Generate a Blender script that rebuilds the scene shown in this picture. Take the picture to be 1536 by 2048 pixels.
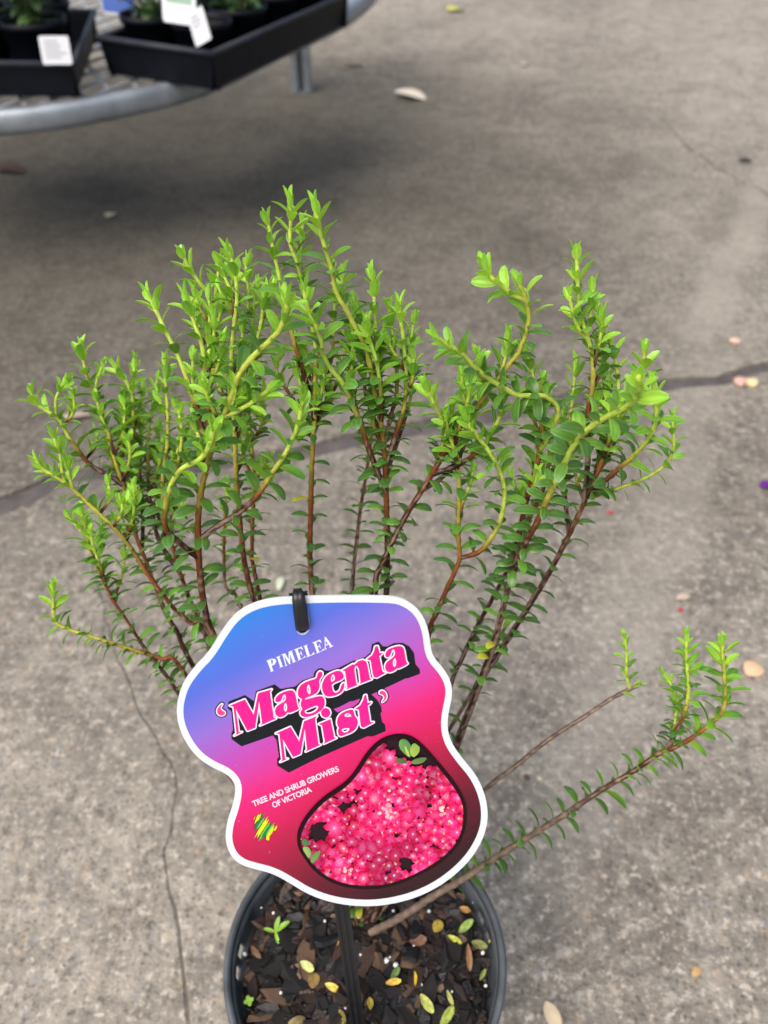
import bpy, math, random
import numpy as np
from mathutils import Vector, Matrix

# ------------------------------------------------------------------ scene, camera, light
for o in list(bpy.data.objects):
    bpy.data.objects.remove(o)
scene = bpy.context.scene
COL = scene.collection
random.seed(7)
RNG = np.random.default_rng(11)

PITCH = math.radians(43.0)
FPX = 1650.0                      # focal length in pixels of the 1536 x 2048 photograph
CAM = Vector((0.010, -0.1607, 0.623))
FWD = Vector((0, math.cos(PITCH), -math.sin(PITCH)))
UPV = Vector((0, math.sin(PITCH), math.cos(PITCH)))
RGT = Vector((1, 0, 0))

cam = bpy.data.cameras.new('camera')
cam_o = bpy.data.objects.new('camera', cam)
COL.objects.link(cam_o)
cam_o.location = CAM
cam_o.rotation_euler = (math.pi / 2 - PITCH, 0, 0)
cam.sensor_fit = 'VERTICAL'
cam.sensor_height = 36.0
cam.lens = 36.0 * FPX / 2048.0
cam.clip_start = 0.01
cam.clip_end = 200
cam.dof.use_dof = True
cam.dof.focus_distance = 0.338
cam.dof.aperture_fstop = cam.lens / 3.1
cam.dof.aperture_blades = 0
scene.camera = cam_o

SUN_EL, SUN_AZ = math.radians(58), math.radians(218)   # azimuth from +Y, clockwise
world = bpy.data.worlds.new('World')
scene.world = world
world.use_nodes = True
wn = world.node_tree.nodes
wl = world.node_tree.links
wn.clear()
w_out = wn.new('ShaderNodeOutputWorld')
w_bg = wn.new('ShaderNodeBackground')
w_sky = wn.new('ShaderNodeTexSky')
w_sky.sky_type = 'NISHITA'
w_sky.sun_disc = False
w_sky.sun_elevation = SUN_EL
w_sky.sun_rotation = SUN_AZ
w_sky.air_density = 1.0
w_sky.dust_density = 6.0
w_sky.ozone_density = 0.6
w_bg.inputs['Strength'].default_value = 0.13
wl.new(w_sky.outputs[0], w_bg.inputs[0])
wl.new(w_bg.outputs[0], w_out.inputs[0])

sun = bpy.data.lights.new('sun', 'SUN')
sun.energy = 1.5
sun.angle = math.radians(60)
sun.color = (1.0, 0.97, 0.93)
sun_o = bpy.data.objects.new('sun', sun)
COL.objects.link(sun_o)
sd = Vector((math.sin(SUN_AZ) * math.cos(SUN_EL), math.cos(SUN_AZ) * math.cos(SUN_EL), math.sin(SUN_EL)))
sun_o.rotation_euler = sd.to_track_quat('Z', 'Y').to_euler()
sun_o.location = sd * 5

scene.view_settings.view_transform = 'Standard'
scene.view_settings.look = 'None'
scene.view_settings.gamma = 1
scene.view_settings.exposure = 0.60
scene.view_settings.use_curve_mapping = False
scene.render.resolution_x, scene.render.resolution_y = 768, 1024


# ------------------------------------------------------------------ helpers
def s2l(c):
    return tuple(((v / 255) / 12.92 if v / 255 <= 0.04045 else (((v / 255) + 0.055) / 1.055) ** 2.4) for v in c)


def P(px, py, d):
    """photograph pixel at a depth along the optical axis -> point in the place"""
    return CAM + FWD * d + RGT * ((px - 768) / FPX * d) - UPV * ((py - 1024) / FPX * d)


def G(px, py, z=0.0):
    r = FWD + RGT * ((px - 768) / FPX) - UPV * ((py - 1024) / FPX)
    return CAM + r * ((z - CAM.z) / r.z)


def tag(o, label=None, cat=None, group=None, kind=None):
    if label: o['label'] = label
    if cat: o['category'] = cat
    if group: o['group'] = group
    if kind: o['kind'] = kind
    return o


def empty(name, loc=(0, 0, 0), rz=0.0):
    o = bpy.data.objects.new(name, None)
    o.empty_display_size = 0.02
    o.location = loc
    o.rotation_euler = (0, 0, rz)
    COL.objects.link(o)
    return o


def mesh(name, verts, faces, mat=None, cols=None, smooth=False, uvs=None):
    me = bpy.data.meshes.new(name)
    me.from_pydata([tuple(v) for v in verts], [], faces)
    if mat: me.materials.append(mat)
    if cols is not None:
        a = me.color_attributes.new('Col', 'FLOAT_COLOR', 'POINT')
        buf = np.ones((len(verts), 4), dtype=np.float32)
        buf[:, :3] = np.asarray(cols, dtype=np.float32)[:, :3]
        a.data.foreach_set('color', buf.ravel())
    if uvs is not None:
        uv = me.uv_layers.new(name='UVMap')
        for l in me.loops:
            uv.data[l.index].uv = uvs[l.vertex_index]
    if smooth:
        me.polygons.foreach_set('use_smooth', [True] * len(me.polygons))
    me.update()
    return me


def obj(name, me, parent=None, mat4=None):
    o = bpy.data.objects.new(name, me)
    COL.objects.link(o)
    if parent is not None: o.parent = parent
    if mat4 is not None: o.matrix_local = mat4
    return o


class MB:
    """collects vertices, faces and colours of one mesh"""
    def __init__(self):
        self.v, self.f, self.c = [], [], []

    def add(self, vs, fs, c=(1, 1, 1)):
        n = len(self.v)
        self.v += [Vector(p) for p in vs]
        self.f += [tuple(i + n for i in f) for f in fs]
        if len(c) == 3 and not hasattr(c[0], '__len__'):
            self.c += [c] * len(vs)
        else:
            self.c += list(c)

    def box(self, c, s, rot=None, col=(1, 1, 1)):
        vs = []
        for x in (-1, 1):
            for y in (-1, 1):
                for z in (-1, 1):
                    p = Vector((x * s[0] / 2, y * s[1] / 2, z * s[2] / 2))
                    if rot: p = rot @ p
                    vs.append(p + Vector(c))
        self.add(vs, [(0, 1, 3, 2), (4, 6, 7, 5), (0, 4, 5, 1), (2, 3, 7, 6), (0, 2, 6, 4), (1, 5, 7, 3)], col)

    def tube(self, pts, radii, n=8, col=(1, 1, 1), cap=True):
        pts = [Vector(p) for p in pts]
        if not hasattr(radii, '__len__'): radii = [radii] * len(pts)
        vs = []
        ref = None
        for i, p in enumerate(pts):
            t = (pts[min(i + 1, len(pts) - 1)] - pts[max(i - 1, 0)]).normalized()
            if ref is None:
                ref = t.orthogonal().normalized()
            ref = (ref - t * ref.dot(t)).normalized()
            b = t.cross(ref)
            for k in range(n):
                a = 2 * math.pi * k / n
                vs.append(p + (ref * math.cos(a) + b * math.sin(a)) * radii[i])
        fs = []
        for i in range(len(pts) - 1):
            for k in range(n):
                fs.append((i * n + k, i * n + (k + 1) % n, (i + 1) * n + (k + 1) % n, (i + 1) * n + k))
        if cap:
            fs.append(tuple(range(n - 1, -1, -1)))
            fs.append(tuple((len(pts) - 1) * n + k for k in range(n)))
        self.add(vs, fs, col)

    def build(self, name, mat, parent=None, smooth=False, cols=True, origin=None):
        v = self.v
        if origin is not None:
            o_ = Vector(origin)
            v = [p - o_ for p in v]
        me = mesh(name, v, self.f, mat, self.c if cols else None, smooth)
        return obj(name, me, parent)


def catmull(pts, step):
    """smooth 3-D path through pts, resampled at about the given step"""
    pts = [Vector(p) for p in pts]
    if len(pts) < 3:
        L = (pts[1] - pts[0]).length
        n = max(2, int(L / step))
        return [pts[0].lerp(pts[1], i / n) for i in range(n + 1)]
    ext = [pts[0] * 2 - pts[1]] + pts + [pts[-1] * 2 - pts[-2]]
    dense = []
    for i in range(1, len(ext) - 2):
        p0, p1, p2, p3 = ext[i - 1:i + 3]
        for k in range(12):
            t = k / 12
            dense.append(0.5 * ((2 * p1) + (p2 - p0) * t + (2 * p0 - 5 * p1 + 4 * p2 - p3) * t * t + (3 * p1 - p0 - 3 * p2 + p3) * t ** 3))
    dense.append(pts[-1])
    acc = [0.0]
    for a, b in zip(dense, dense[1:]): acc.append(acc[-1] + (b - a).length)
    n = max(3, int(acc[-1] / step))
    out = []
    j = 0
    for i in range(n + 1):
        s = acc[-1] * i / n
        while j < len(acc) - 2 and acc[j + 1] < s: j += 1
        t = (s - acc[j]) / max(1e-9, acc[j + 1] - acc[j])
        out.append(dense[j].lerp(dense[j + 1], min(1, max(0, t))))
    return out


# ------------------------------------------------------------------ materials
def new_mat(name):
    m = bpy.data.materials.new(name)
    m.use_nodes = True
    nt = m.node_tree
    nt.nodes.clear()
    out = nt.nodes.new('ShaderNodeOutputMaterial')
    return m, nt, out


def N(nt, t, **kw):
    n = nt.nodes.new('ShaderNode' + t)
    for k, v in kw.items():
        if k in n.inputs.keys() if hasattr(n.inputs, 'keys') else False:
            n.inputs[k].default_value = v
        else:
            setattr(n, k, v)
    return n


def principled(name, color=(0.5, 0.5, 0.5), rough=0.5, attr=False, metallic=0.0, spec=0.5, coat=0.0,
               noise=0.0, noise_scale=60.0, bump=0.0, bump_scale=200.0, sheen=0.0):
    m, nt, out = new_mat(name)
    b = nt.nodes.new('ShaderNodeBsdfPrincipled')
    b.inputs['Roughness'].default_value = rough
    b.inputs['Metallic'].default_value = metallic
    b.inputs['Specular IOR Level'].default_value = spec
    b.inputs['Coat Weight'].default_value = coat
    nt.links.new(b.outputs[0], out.inputs[0])
    if attr:
        a = nt.nodes.new('ShaderNodeAttribute')
        a.attribute_name = 'Col'
        src = a.outputs['Color']
    else:
        r = nt.nodes.new('ShaderNodeRGB')
        r.outputs[0].default_value = (*color, 1)
        src = r.outputs[0]
    tc = nt.nodes.new('ShaderNodeTexCoord')
    if noise > 0:
        nz = nt.nodes.new('ShaderNodeTexNoise')
        nz.inputs['Scale'].default_value = noise_scale
        nz.inputs['Detail'].default_value = 6
        nt.links.new(tc.outputs['Object'], nz.inputs['Vector'])
        mr = nt.nodes.new('ShaderNodeMapRange')
        mr.inputs['From Min'].default_value = 0.3
        mr.inputs['From Max'].default_value = 0.7
        mr.inputs['To Min'].default_value = 1 - noise
        mr.inputs['To Max'].default_value = 1 + noise
        nt.links.new(nz.outputs['Fac'], mr.inputs['Value'])
        mx = nt.nodes.new('ShaderNodeVectorMath')
        mx.operation = 'SCALE'
        nt.links.new(src, mx.inputs[0])
        nt.links.new(mr.outputs[0], mx.inputs['Scale'])
        src = mx.outputs[0]
        mr2 = nt.nodes.new('ShaderNodeMapRange')
        mr2.inputs['To Min'].default_value = max(0.05, rough - 0.15)
        mr2.inputs['To Max'].default_value = min(1, rough + 0.15)
        nt.links.new(nz.outputs['Fac'], mr2.inputs['Value'])
        nt.links.new(mr2.outputs[0], b.inputs['Roughness'])
    nt.links.new(src, b.inputs['Base Color'])
    if bump > 0:
        nb = nt.nodes.new('ShaderNodeTexNoise')
        nb.inputs['Scale'].default_value = bump_scale
        nb.inputs['Detail'].default_value = 5
        nt.links.new(tc.outputs['Object'], nb.inputs['Vector'])
        bp = nt.nodes.new('ShaderNodeBump')
        bp.inputs['Strength'].default_value = bump
        bp.inputs['Distance'].default_value = 0.002
        nt.links.new(nb.outputs['Fac'], bp.inputs['Height'])
        nt.links.new(bp.outputs[0], b.inputs['Normal'])
    return m


def leaf_material(name, gloss_rough=0.34, trans=0.32):
    m, nt, out = new_mat(name)
    a = nt.nodes.new('ShaderNodeAttribute')
    a.attribute_name = 'Col'
    oi = nt.nodes.new('ShaderNodeObjectInfo')
    tc = nt.nodes.new('ShaderNodeTexCoord')
    nz = nt.nodes.new('ShaderNodeTexNoise')
    nz.inputs['Scale'].default_value = 420
    nz.inputs['Detail'].default_value = 3
    nt.links.new(tc.outputs['Object'], nz.inputs['Vector'])
    mr = nt.nodes.new('ShaderNodeMapRange')
    mr.inputs['To Min'].default_value = 0.80
    mr.inputs['To Max'].default_value = 1.20
    nt.links.new(nz.outputs['Fac'], mr.inputs['Value'])
    mr2 = nt.nodes.new('ShaderNodeMapRange')
    mr2.inputs['To Min'].default_value = 0.82
    mr2.inputs['To Max'].default_value = 1.18
    nt.links.new(oi.outputs['Random'], mr2.inputs['Value'])
    mm = nt.nodes.new('ShaderNodeMath')
    mm.operation = 'MULTIPLY'
    nt.links.new(mr.outputs[0], mm.inputs[0])
    nt.links.new(mr2.outputs[0], mm.inputs[1])
    sc = nt.nodes.new('ShaderNodeVectorMath')
    sc.operation = 'SCALE'
    nt.links.new(a.outputs['Color'], sc.inputs[0])
    nt.links.new(mm.outputs[0], sc.inputs['Scale'])
    b = nt.nodes.new('ShaderNodeBsdfPrincipled')
    b.inputs['Roughness'].default_value = gloss_rough
    b.inputs['Specular IOR Level'].default_value = 0.55
    nt.links.new(sc.outputs[0], b.inputs['Base Color'])
    tr = nt.nodes.new('ShaderNodeBsdfTranslucent')
    ty = nt.nodes.new('ShaderNodeVectorMath')
    ty.operation = 'MULTIPLY'
    ty.inputs[1].default_value = (1.5, 1.25, 0.55)
    nt.links.new(sc.outputs[0], ty.inputs[0])
    nt.links.new(ty.outputs[0], tr.inputs['Color'])
    mx = nt.nodes.new('ShaderNodeMixShader')
    mx.inputs[0].default_value = trans
    nt.links.new(b.outputs[0], mx.inputs[1])
    nt.links.new(tr.outputs[0], mx.inputs[2])
    nt.links.new(mx.outputs[0], out.inputs[0])
    return m


def concrete_material():
    m, nt, out = new_mat('weathered_concrete')
    L = nt.links.new
    b = nt.nodes.new('ShaderNodeBsdfPrincipled')
    b.inputs['Roughness'].default_value = 0.85
    b.inputs['Specular IOR Level'].default_value = 0.25
    L(b.outputs[0], out.inputs[0])
    tc = nt.nodes.new('ShaderNodeTexCoord')

    def noise(scale, detail=5, rough=0.6, dist=0.0):
        n = nt.nodes.new('ShaderNodeTexNoise')
        n.inputs['Scale'].default_value = scale
        n.inputs['Detail'].default_value = detail
        n.inputs['Roughness'].default_value = rough
        n.inputs['Distortion'].default_value = dist
        L(tc.outputs['Object'], n.inputs['Vector'])
        return n.outputs['Fac']

    def ramp(src, stops):
        r = nt.nodes.new('ShaderNodeValToRGB')
        while len(r.color_ramp.elements) < len(stops): r.color_ramp.elements.new(0.5)
        for e, (p, c) in zip(r.color_ramp.elements, stops):
            e.position = p
            e.color = (*c, 1)
        L(src, r.inputs[0])
        return r.outputs[0]

    def mix(f, a, c, mode='MIX'):
        x = nt.nodes.new('ShaderNodeMix')
        x.data_type = 'RGBA'
        x.blend_type = mode
        if isinstance(f, float): x.inputs[0].default_value = f
        else: L(f, x.inputs[0])
        for s, v in ((6, a), (7, c)):
            if isinstance(v, tuple): x.inputs[s].default_value = (*v, 1)
            else: L(v, x.inputs[s])
        return x.outputs[2]

    def mrange(src, a, c, d=0.0, e=1.0):
        x = nt.nodes.new('ShaderNodeMapRange')
        x.inputs['From Min'].default_value = a
        x.inputs['From Max'].default_value = c
        x.inputs['To Min'].default_value = d
        x.inputs['To Max'].default_value = e
        x.interpolation_type = 'SMOOTHSTEP'
        L(src, x.inputs[0])
        return x.outputs[0]

    big = noise(2.6, 4, 0.55, 0.4)
    base = ramp(big, [(0.30, s2l((122, 117, 108))), (0.52, s2l((146, 140, 129))), (0.72, s2l((170, 163, 150)))])
    mid = noise(22, 6, 0.65)
    base = mix(mrange(mid, 0.42, 0.72, 0, 0.45), base, s2l((182, 175, 162)))
    base = mix(mrange(mid, 0.55, 0.28, 0, 0.45), base, s2l((98, 90, 84)))
    # mottled, worn surface paste with exposed sand
    sand = noise(118, 5, 0.78)
    base = mix(mrange(sand, 0.53, 0.63, 0, 0.8), base, s2l((212, 203, 188)))
    base = mix(mrange(sand, 0.46, 0.36, 0, 0.75), base, s2l((86, 82, 76)))
    gr2 = noise(62, 5, 0.7)
    base = mix(mrange(gr2, 0.53, 0.70, 0, 0.6), base, s2l((200, 192, 178)))
    base = mix(mrange(gr2, 0.46, 0.30, 0, 0.6), base, s2l((98, 94, 88)))
    # aggregate: pale, blue-grey and brown grains of a few millimetres
    for sc, lo, hi, c1, c2, k in ((165, 0.10, 0.34, (206, 196, 182), (186, 174, 160), 0.5), (84, 0.06, 0.28, (136, 142, 148), (104, 102, 102), 0.55), (70, 0.05, 0.24, (206, 190, 166), (170, 146, 122), 0.55),
                                  (240, 0.12, 0.36, (84, 74, 66), (70, 62, 56), 0.55)):
        v = nt.nodes.new('ShaderNodeTexVoronoi')
        v.inputs['Scale'].default_value = sc
        v.inputs['Randomness'].default_value = 1.0
        L(tc.outputs['Object'], v.inputs['Vector'])
        sp = nt.nodes.new('ShaderNodeSeparateColor')
        L(v.outputs['Color'], sp.inputs[0])
        blob = mrange(v.outputs['Distance'], hi + 0.1, lo)
        sel = mrange(sp.outputs[0], 0.45, 0.75)
        mu = nt.nodes.new('ShaderNodeMath')
        mu.operation = 'MULTIPLY'
        L(blob, mu.inputs[0])
        L(sel, mu.inputs[1])
        mu2 = nt.nodes.new('ShaderNodeMath')
        mu2.operation = 'MULTIPLY'
        L(mu.outputs[0], mu2.inputs[0])
        mu2.inputs[1].default_value = k
        base = mix(mu2.outputs[0], base, mix(sp.outputs[1], s2l(c1), s2l(c2)))
    st_ = noise(6.5, 6, 0.6, 0.8)
    base = mix(mrange(st_, 0.48, 0.30, 0, 0.34), base, s2l((104, 97, 88)))
    # pale strip where the surface has been worn by trolley wheels
    def streak(a, b_, half, amt, base):
        a, b_ = Vector((a.x, a.y, 0)), Vector((b_.x, b_.y, 0))
        d = (b_ - a)
        L0 = d.length
        d.normalize()
        nz_ = nt.nodes.new('ShaderNodeVectorMath')
        nz_.operation = 'DOT_PRODUCT'
        nz_.inputs[1].default_value = (-d.y, d.x, 0)
        sub = nt.nodes.new('ShaderNodeVectorMath')
        sub.operation = 'SUBTRACT'
        L(tc.outputs['Object'], sub.inputs[0])
        sub.inputs[1].default_value = a
        L(sub.outputs[0], nz_.inputs[0])
        al = nt.nodes.new('ShaderNodeVectorMath')
        al.operation = 'DOT_PRODUCT'
        al.inputs[1].default_value = d
        L(sub.outputs[0], al.inputs[0])
        ab = nt.nodes.new('ShaderNodeMath')
        ab.operation = 'ABSOLUTE'
        wob_ = nt.nodes.new('ShaderNodeMath')
        wob_.operation = 'MULTIPLY_ADD'
        L(noise(7, 4), wob_.inputs[0])
        wob_.inputs[1].default_value = half * 1.6
        wa_ = nt.nodes.new('ShaderNodeMath')
        wa_.operation = 'ADD'
        L(nz_.outputs['Value'], wa_.inputs[0])
        wa_.inputs[1].default_value = -half * 0.8
        L(wa_.outputs[0], wob_.inputs[2])
        L(wob_.outputs[0], ab.inputs[0])
        m1 = mrange(ab.outputs[0], half, half * 0.35, 0, amt)
        m2 = mrange(al.outputs['Value'], -0.05, 0.08)
        m3 = mrange(al.outputs['Value'], L0 + 0.1, L0 - 0.1)
        p1 = nt.nodes.new('ShaderNodeMath')
        p1.operation = 'MULTIPLY'
        L(m1, p1.inputs[0])
        L(m2, p1.inputs[1])
        p2 = nt.nodes.new('ShaderNodeMath')
        p2.operation = 'MULTIPLY'
        L(p1.outputs[0], p2.inputs[0])
        L(m3, p2.inputs[1])
        return mix(p2.outputs[0], base, s2l((190, 183, 170)))
    base = streak(G(1545, 330), G(1395, 690), 0.045, 0.42, base)
    base = streak(G(1420, 700), G(1120, 1700), 0.05, 0.32, base)
    # mossy wet stain round the bench, with the shade beneath it painted in
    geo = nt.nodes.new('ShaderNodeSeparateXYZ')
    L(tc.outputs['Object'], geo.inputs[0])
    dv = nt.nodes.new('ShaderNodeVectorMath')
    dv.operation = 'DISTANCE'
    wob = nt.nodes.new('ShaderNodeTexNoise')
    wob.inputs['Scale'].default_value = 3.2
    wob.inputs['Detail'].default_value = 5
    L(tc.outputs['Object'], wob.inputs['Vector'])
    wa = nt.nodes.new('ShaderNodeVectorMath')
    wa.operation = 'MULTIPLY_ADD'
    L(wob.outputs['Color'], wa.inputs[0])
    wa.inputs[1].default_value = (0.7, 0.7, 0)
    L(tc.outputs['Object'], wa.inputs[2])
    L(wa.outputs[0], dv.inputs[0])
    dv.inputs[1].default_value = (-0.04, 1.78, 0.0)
    damp_shade = mrange(dv.outputs['Value'], 1.55, 0.30, 0, 0.72)
    base = mix(damp_shade, base, s2l((46, 44, 34)))
    gs = nt.nodes.new('ShaderNodeVectorMath')
    gs.operation = 'SCALE'
    gs.inputs['Scale'].default_value = 0.86
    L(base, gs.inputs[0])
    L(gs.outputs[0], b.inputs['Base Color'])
    # fine relief
    bp = nt.nodes.new('ShaderNodeBump')
    bp.inputs['Strength'].default_value = 0.6
    bp.inputs['Distance'].default_value = 0.004
    add = nt.nodes.new('ShaderNodeMath')
    add.operation = 'ADD'
    L(noise(45, 8, 0.7), add.inputs[0])
    L(noise(260, 4, 0.6), add.inputs[1])
    L(add.outputs[0], bp.inputs['Height'])
    L(bp.outputs[0], b.inputs['Normal'])
    return m


def tag_print_material():
    m, nt, out = new_mat('tag_print_gradient')
    L = nt.links.new
    uv = nt.nodes.new('ShaderNodeUVMap')
    sp = nt.nodes.new('ShaderNodeSeparateXYZ')
    L(uv.outputs[0], sp.inputs[0])
    nz = nt.nodes.new('ShaderNodeTexNoise')
    nz.inputs['Scale'].default_value = 5
    L(uv.outputs[0], nz.inputs['Vector'])

    def math_(op, a, c):
        x = nt.nodes.new('ShaderNodeMath')
        x.operation = op
        for i, v in enumerate((a, c)):
            if isinstance(v, (int, float)): x.inputs[i].default_value = v
            else: L(v, x.inputs[i])
        return x.outputs[0]
    # uv carries the position across the printed face in thousandths
    t = math_('ADD', math_('MULTIPLY', math_('SUBTRACT', sp.outputs[0], 0.640), 0.5), math_('MULTIPLY', math_('SUBTRACT', sp.outputs[1], 1.5), 0.87))
    t = math_('ADD', t, math_('MULTIPLY', math_('SUBTRACT', nz.outputs['Fac'], 0.5), 0.06))
    t = math_('DIVIDE', math_('ADD', t, 0.300), 0.640)
    r = nt.nodes.new('ShaderNodeValToRGB')
    stops = [(-300, (48, 132, 228)), (-225, (88, 114, 224)), (-150, (146, 114, 216)), (-70, (196, 78, 188)), (15, (232, 34, 124)), (75, (212, 24, 92)),  # blue and lavender stops lightened to put the card's sheen into the colour
             (110, (188, 22, 76)), (170, (146, 16, 56)), (231, (98, 12, 40)), (320, (44, 8, 22))]
    while len(r.color_ramp.elements) < len(stops): r.color_ramp.elements.new(0.5)
    for e, (p, c) in zip(r.color_ramp.elements, stops):
        e.position = (p + 300) / 640
        e.color = (*[v * 0.80 for v in s2l(c)], 1)
    L(t, r.inputs[0])
    b = nt.nodes.new('ShaderNodeBsdfPrincipled')
    b.inputs['Roughness'].default_value = 0.24
    b.inputs['Specular IOR Level'].default_value = 0.5
    # faint print grain
    g = nt.nodes.new('ShaderNodeTexNoise')
    g.inputs['Scale'].default_value = 700
    L(uv.outputs[0], g.inputs['Vector'])
    sc = nt.nodes.new('ShaderNodeVectorMath')
    sc.operation = 'SCALE'
    L(r.outputs[0], sc.inputs[0])
    mr = nt.nodes.new('ShaderNodeMapRange')
    mr.inputs['To Min'].default_value = 0.86
    mr.inputs['To Max'].default_value = 1.14
    L(g.outputs['Fac'], mr.inputs[0])
    L(mr.outputs[0], sc.inputs['Scale'])
    du = nt.nodes.new('ShaderNodeTexNoise')
    du.inputs['Scale'].default_value = 150
    du.inputs['Detail'].default_value = 4
    L(uv.outputs[0], du.inputs['Vector'])
    dm = nt.nodes.new('ShaderNodeMapRange')
    dm.inputs['From Min'].default_value = 0.70
    dm.inputs['From Max'].default_value = 0.80
    dm.inputs['To Max'].default_value = 0.5
    L(du.outputs['Fac'], dm.inputs[0])
    dx_ = nt.nodes.new('ShaderNodeMix')
    dx_.data_type = 'RGBA'
    dx_.inputs[7].default_value = (0.75, 0.72, 0.74, 1)
    L(dm.outputs[0], dx_.inputs[0])
    L(sc.outputs[0], dx_.inputs[6])
    L(dx_.outputs[2], b.inputs['Base Color'])
    bp = nt.nodes.new('ShaderNodeBump')
    bp.inputs['Strength'].default_value = 0.25
    bp.inputs['Distance'].default_value = 0.004
    nb = nt.nodes.new('ShaderNodeTexNoise')
    nb.inputs['Scale'].default_value = 6
    L(uv.outputs[0], nb.inputs['Vector'])
    L(nb.outputs['Fac'], bp.inputs['Height'])
    L(bp.outputs[0], b.inputs['Normal'])
    L(b.outputs[0], out.inputs[0])
    return m


M = {}
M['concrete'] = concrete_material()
M['crack_fill'] = principled('crack_dirt', s2l((78, 73, 71)), 0.9, noise=0.35, noise_scale=60, bump=0.8, bump_scale=120)
M['crack_dust'] = principled('crack_dust', s2l((106, 99, 92)), 0.95, noise=0.3, noise_scale=120, bump=0.6, bump_scale=150)
M['leaf'] = leaf_material('pimelea_leaf')
M['stem'] = principled('woody_stem', attr=True, rough=0.6, spec=0.22, noise=0.22, noise_scale=350, bump=0.25, bump_scale=500)
M['pot'] = principled('scuffed_pot_plastic', s2l((70, 75, 80)), 0.5, noise=0.45, noise_scale=55, bump=0.08, bump_scale=300)
M['bark'] = principled('bark_chip', attr=True, rough=0.5, spec=0.4, noise=0.35, noise_scale=260, bump=0.5, bump_scale=420)
M['soil'] = principled('dark_potting_soil', s2l((30, 25, 22)), 0.9, noise=0.5, noise_scale=300, bump=1.0, bump_scale=300)
M['perlite'] = principled('perlite', s2l((225, 225, 222)), 0.9, noise=0.08, noise_scale=400)
M['dry_leaf'] = principled('fallen_leaf', attr=True, rough=0.5, noise=0.45, noise_scale=4.5, bump=0.3, bump_scale=9)
M['tag_white'] = principled('tag_plastic_white', (0.64, 0.695, 0.74), 0.35, spec=0.35)
M['tag_print'] = tag_print_material()
M['print'] = principled('printed_ink', attr=True, rough=0.34, spec=0.22)
M['black_plastic'] = principled('stake_black_plastic', (0.010, 0.011, 0.013), 0.36, noise=0.2, noise_scale=200)
M['tray'] = principled('tray_black_plastic', (0.0055, 0.007, 0.011), 0.45, spec=0.12, noise=0.2, noise_scale=40)
M['tray_grey'] = principled('tray_worn_rim', (0.030, 0.035, 0.046), 0.5, spec=0.2, noise=0.2, noise_scale=40)
M['galv'] = principled('galvanised_steel', (0.27, 0.30, 0.33), 0.5, metallic=0.55, noise=0.2, noise_scale=30)
M['galv_bright'] = principled('galvanised_mesh', (0.42, 0.45, 0.47), 0.5, metallic=0.4, noise=0.2, noise_scale=30)
M['label'] = principled('label_card', attr=True, rough=0.5)
M['litter'] = principled('litter', attr=True, rough=0.75, noise=0.18, noise_scale=300)
M['plant2'] = leaf_material('tray_plant_leaf', 0.4, 0.2)


# ------------------------------------------------------------------ pavement, with its cracks
def jag(pts, step, amp, seed):
    r = random.Random(seed)
    out = []
    for a, b in zip(pts, pts[1:]):
        L = (b - a).length
        n = max(1, int(L / step))
        nrm = Vector((-(b - a).y, (b - a).x, 0)).normalized()
        for i in range(n):
            out.append(a.lerp(b, i / n) + nrm * r.gauss(0, amp) * (1 if i else 0.4))
    out.append(pts[-1])
    return out


def slab(name, loop, z=0.0, depth=0.03, bevel=0.0008, flush=()):
    """flat slab: top n-gon, rounded arris and a side wall along its outline"""
    n = len(loop)
    area = sum(loop[i].x * loop[(i + 1) % n].y - loop[(i + 1) % n].x * loop[i].y for i in range(n))
    if area < 0: loop = loop[::-1]
    ins = []
    for i in range(n):
        a, p, b = loop[i - 1], loop[i], loop[(i + 1) % n]
        d = (b - a).normalized()
        hit = any((p - q).length < 1e-6 for q in flush)       # no arris where the slab is unbroken
        ins.append(p.copy() if hit else p + Vector((-d.y, d.x, 0)) * bevel * 1.6)
    v = [Vector((p.x, p.y, z)) for p in ins] + [Vector((p.x, p.y, z - bevel)) for p in loop] + [Vector((p.x, p.y, z - depth)) for p in loop]
    f = [tuple(range(n))]
    for i in range(n):
        j = (i + 1) % n
        f.append((n + i, n + j, j, i))
        f.append((2 * n + i, 2 * n + j, n + j, n + i))
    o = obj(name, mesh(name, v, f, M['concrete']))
    tag(o, kind='structure')
    return o


main_c = [G(*p) for p in ((-700, 1150), (-300, 1075), (0, 1012), (60, 990), (130, 950), (300, 945), (500, 915), (700, 880), (860, 850), (1050, 815), (1200, 790),
                          (1310, 772), (1370, 762), (1440, 757), (1490, 740), (1560, 728), (1900, 690), (2600, 620))]
main_j = jag(main_c, 0.035, 0.0035, 3)
XL, XR, YB, YT = -9.0, 9.0, -6.0, 14.0


def widths(path, f):
    up, dn = [], []
    for i, p in enumerate(path):
        a, b = path[max(0, i - 1)], path[min(len(path) - 1, i + 1)]
        d = (b - a).normalized()
        nn = Vector((-d.y, d.x, 0))
        w = f(i / (len(path) - 1))
        up.append(p + nn * w)
        dn.append(p - nn * w)
    return up, dn


rw = random.Random(5)
mup, mdn = widths(main_j, lambda t: 0.008 + 0.006 * abs(math.sin(9 * t + 1)) + rw.uniform(0, 0.002) + 0.045 * max(0, t - 0.55) + 0.006 * max(0, 1 - t * 3.2))
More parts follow.
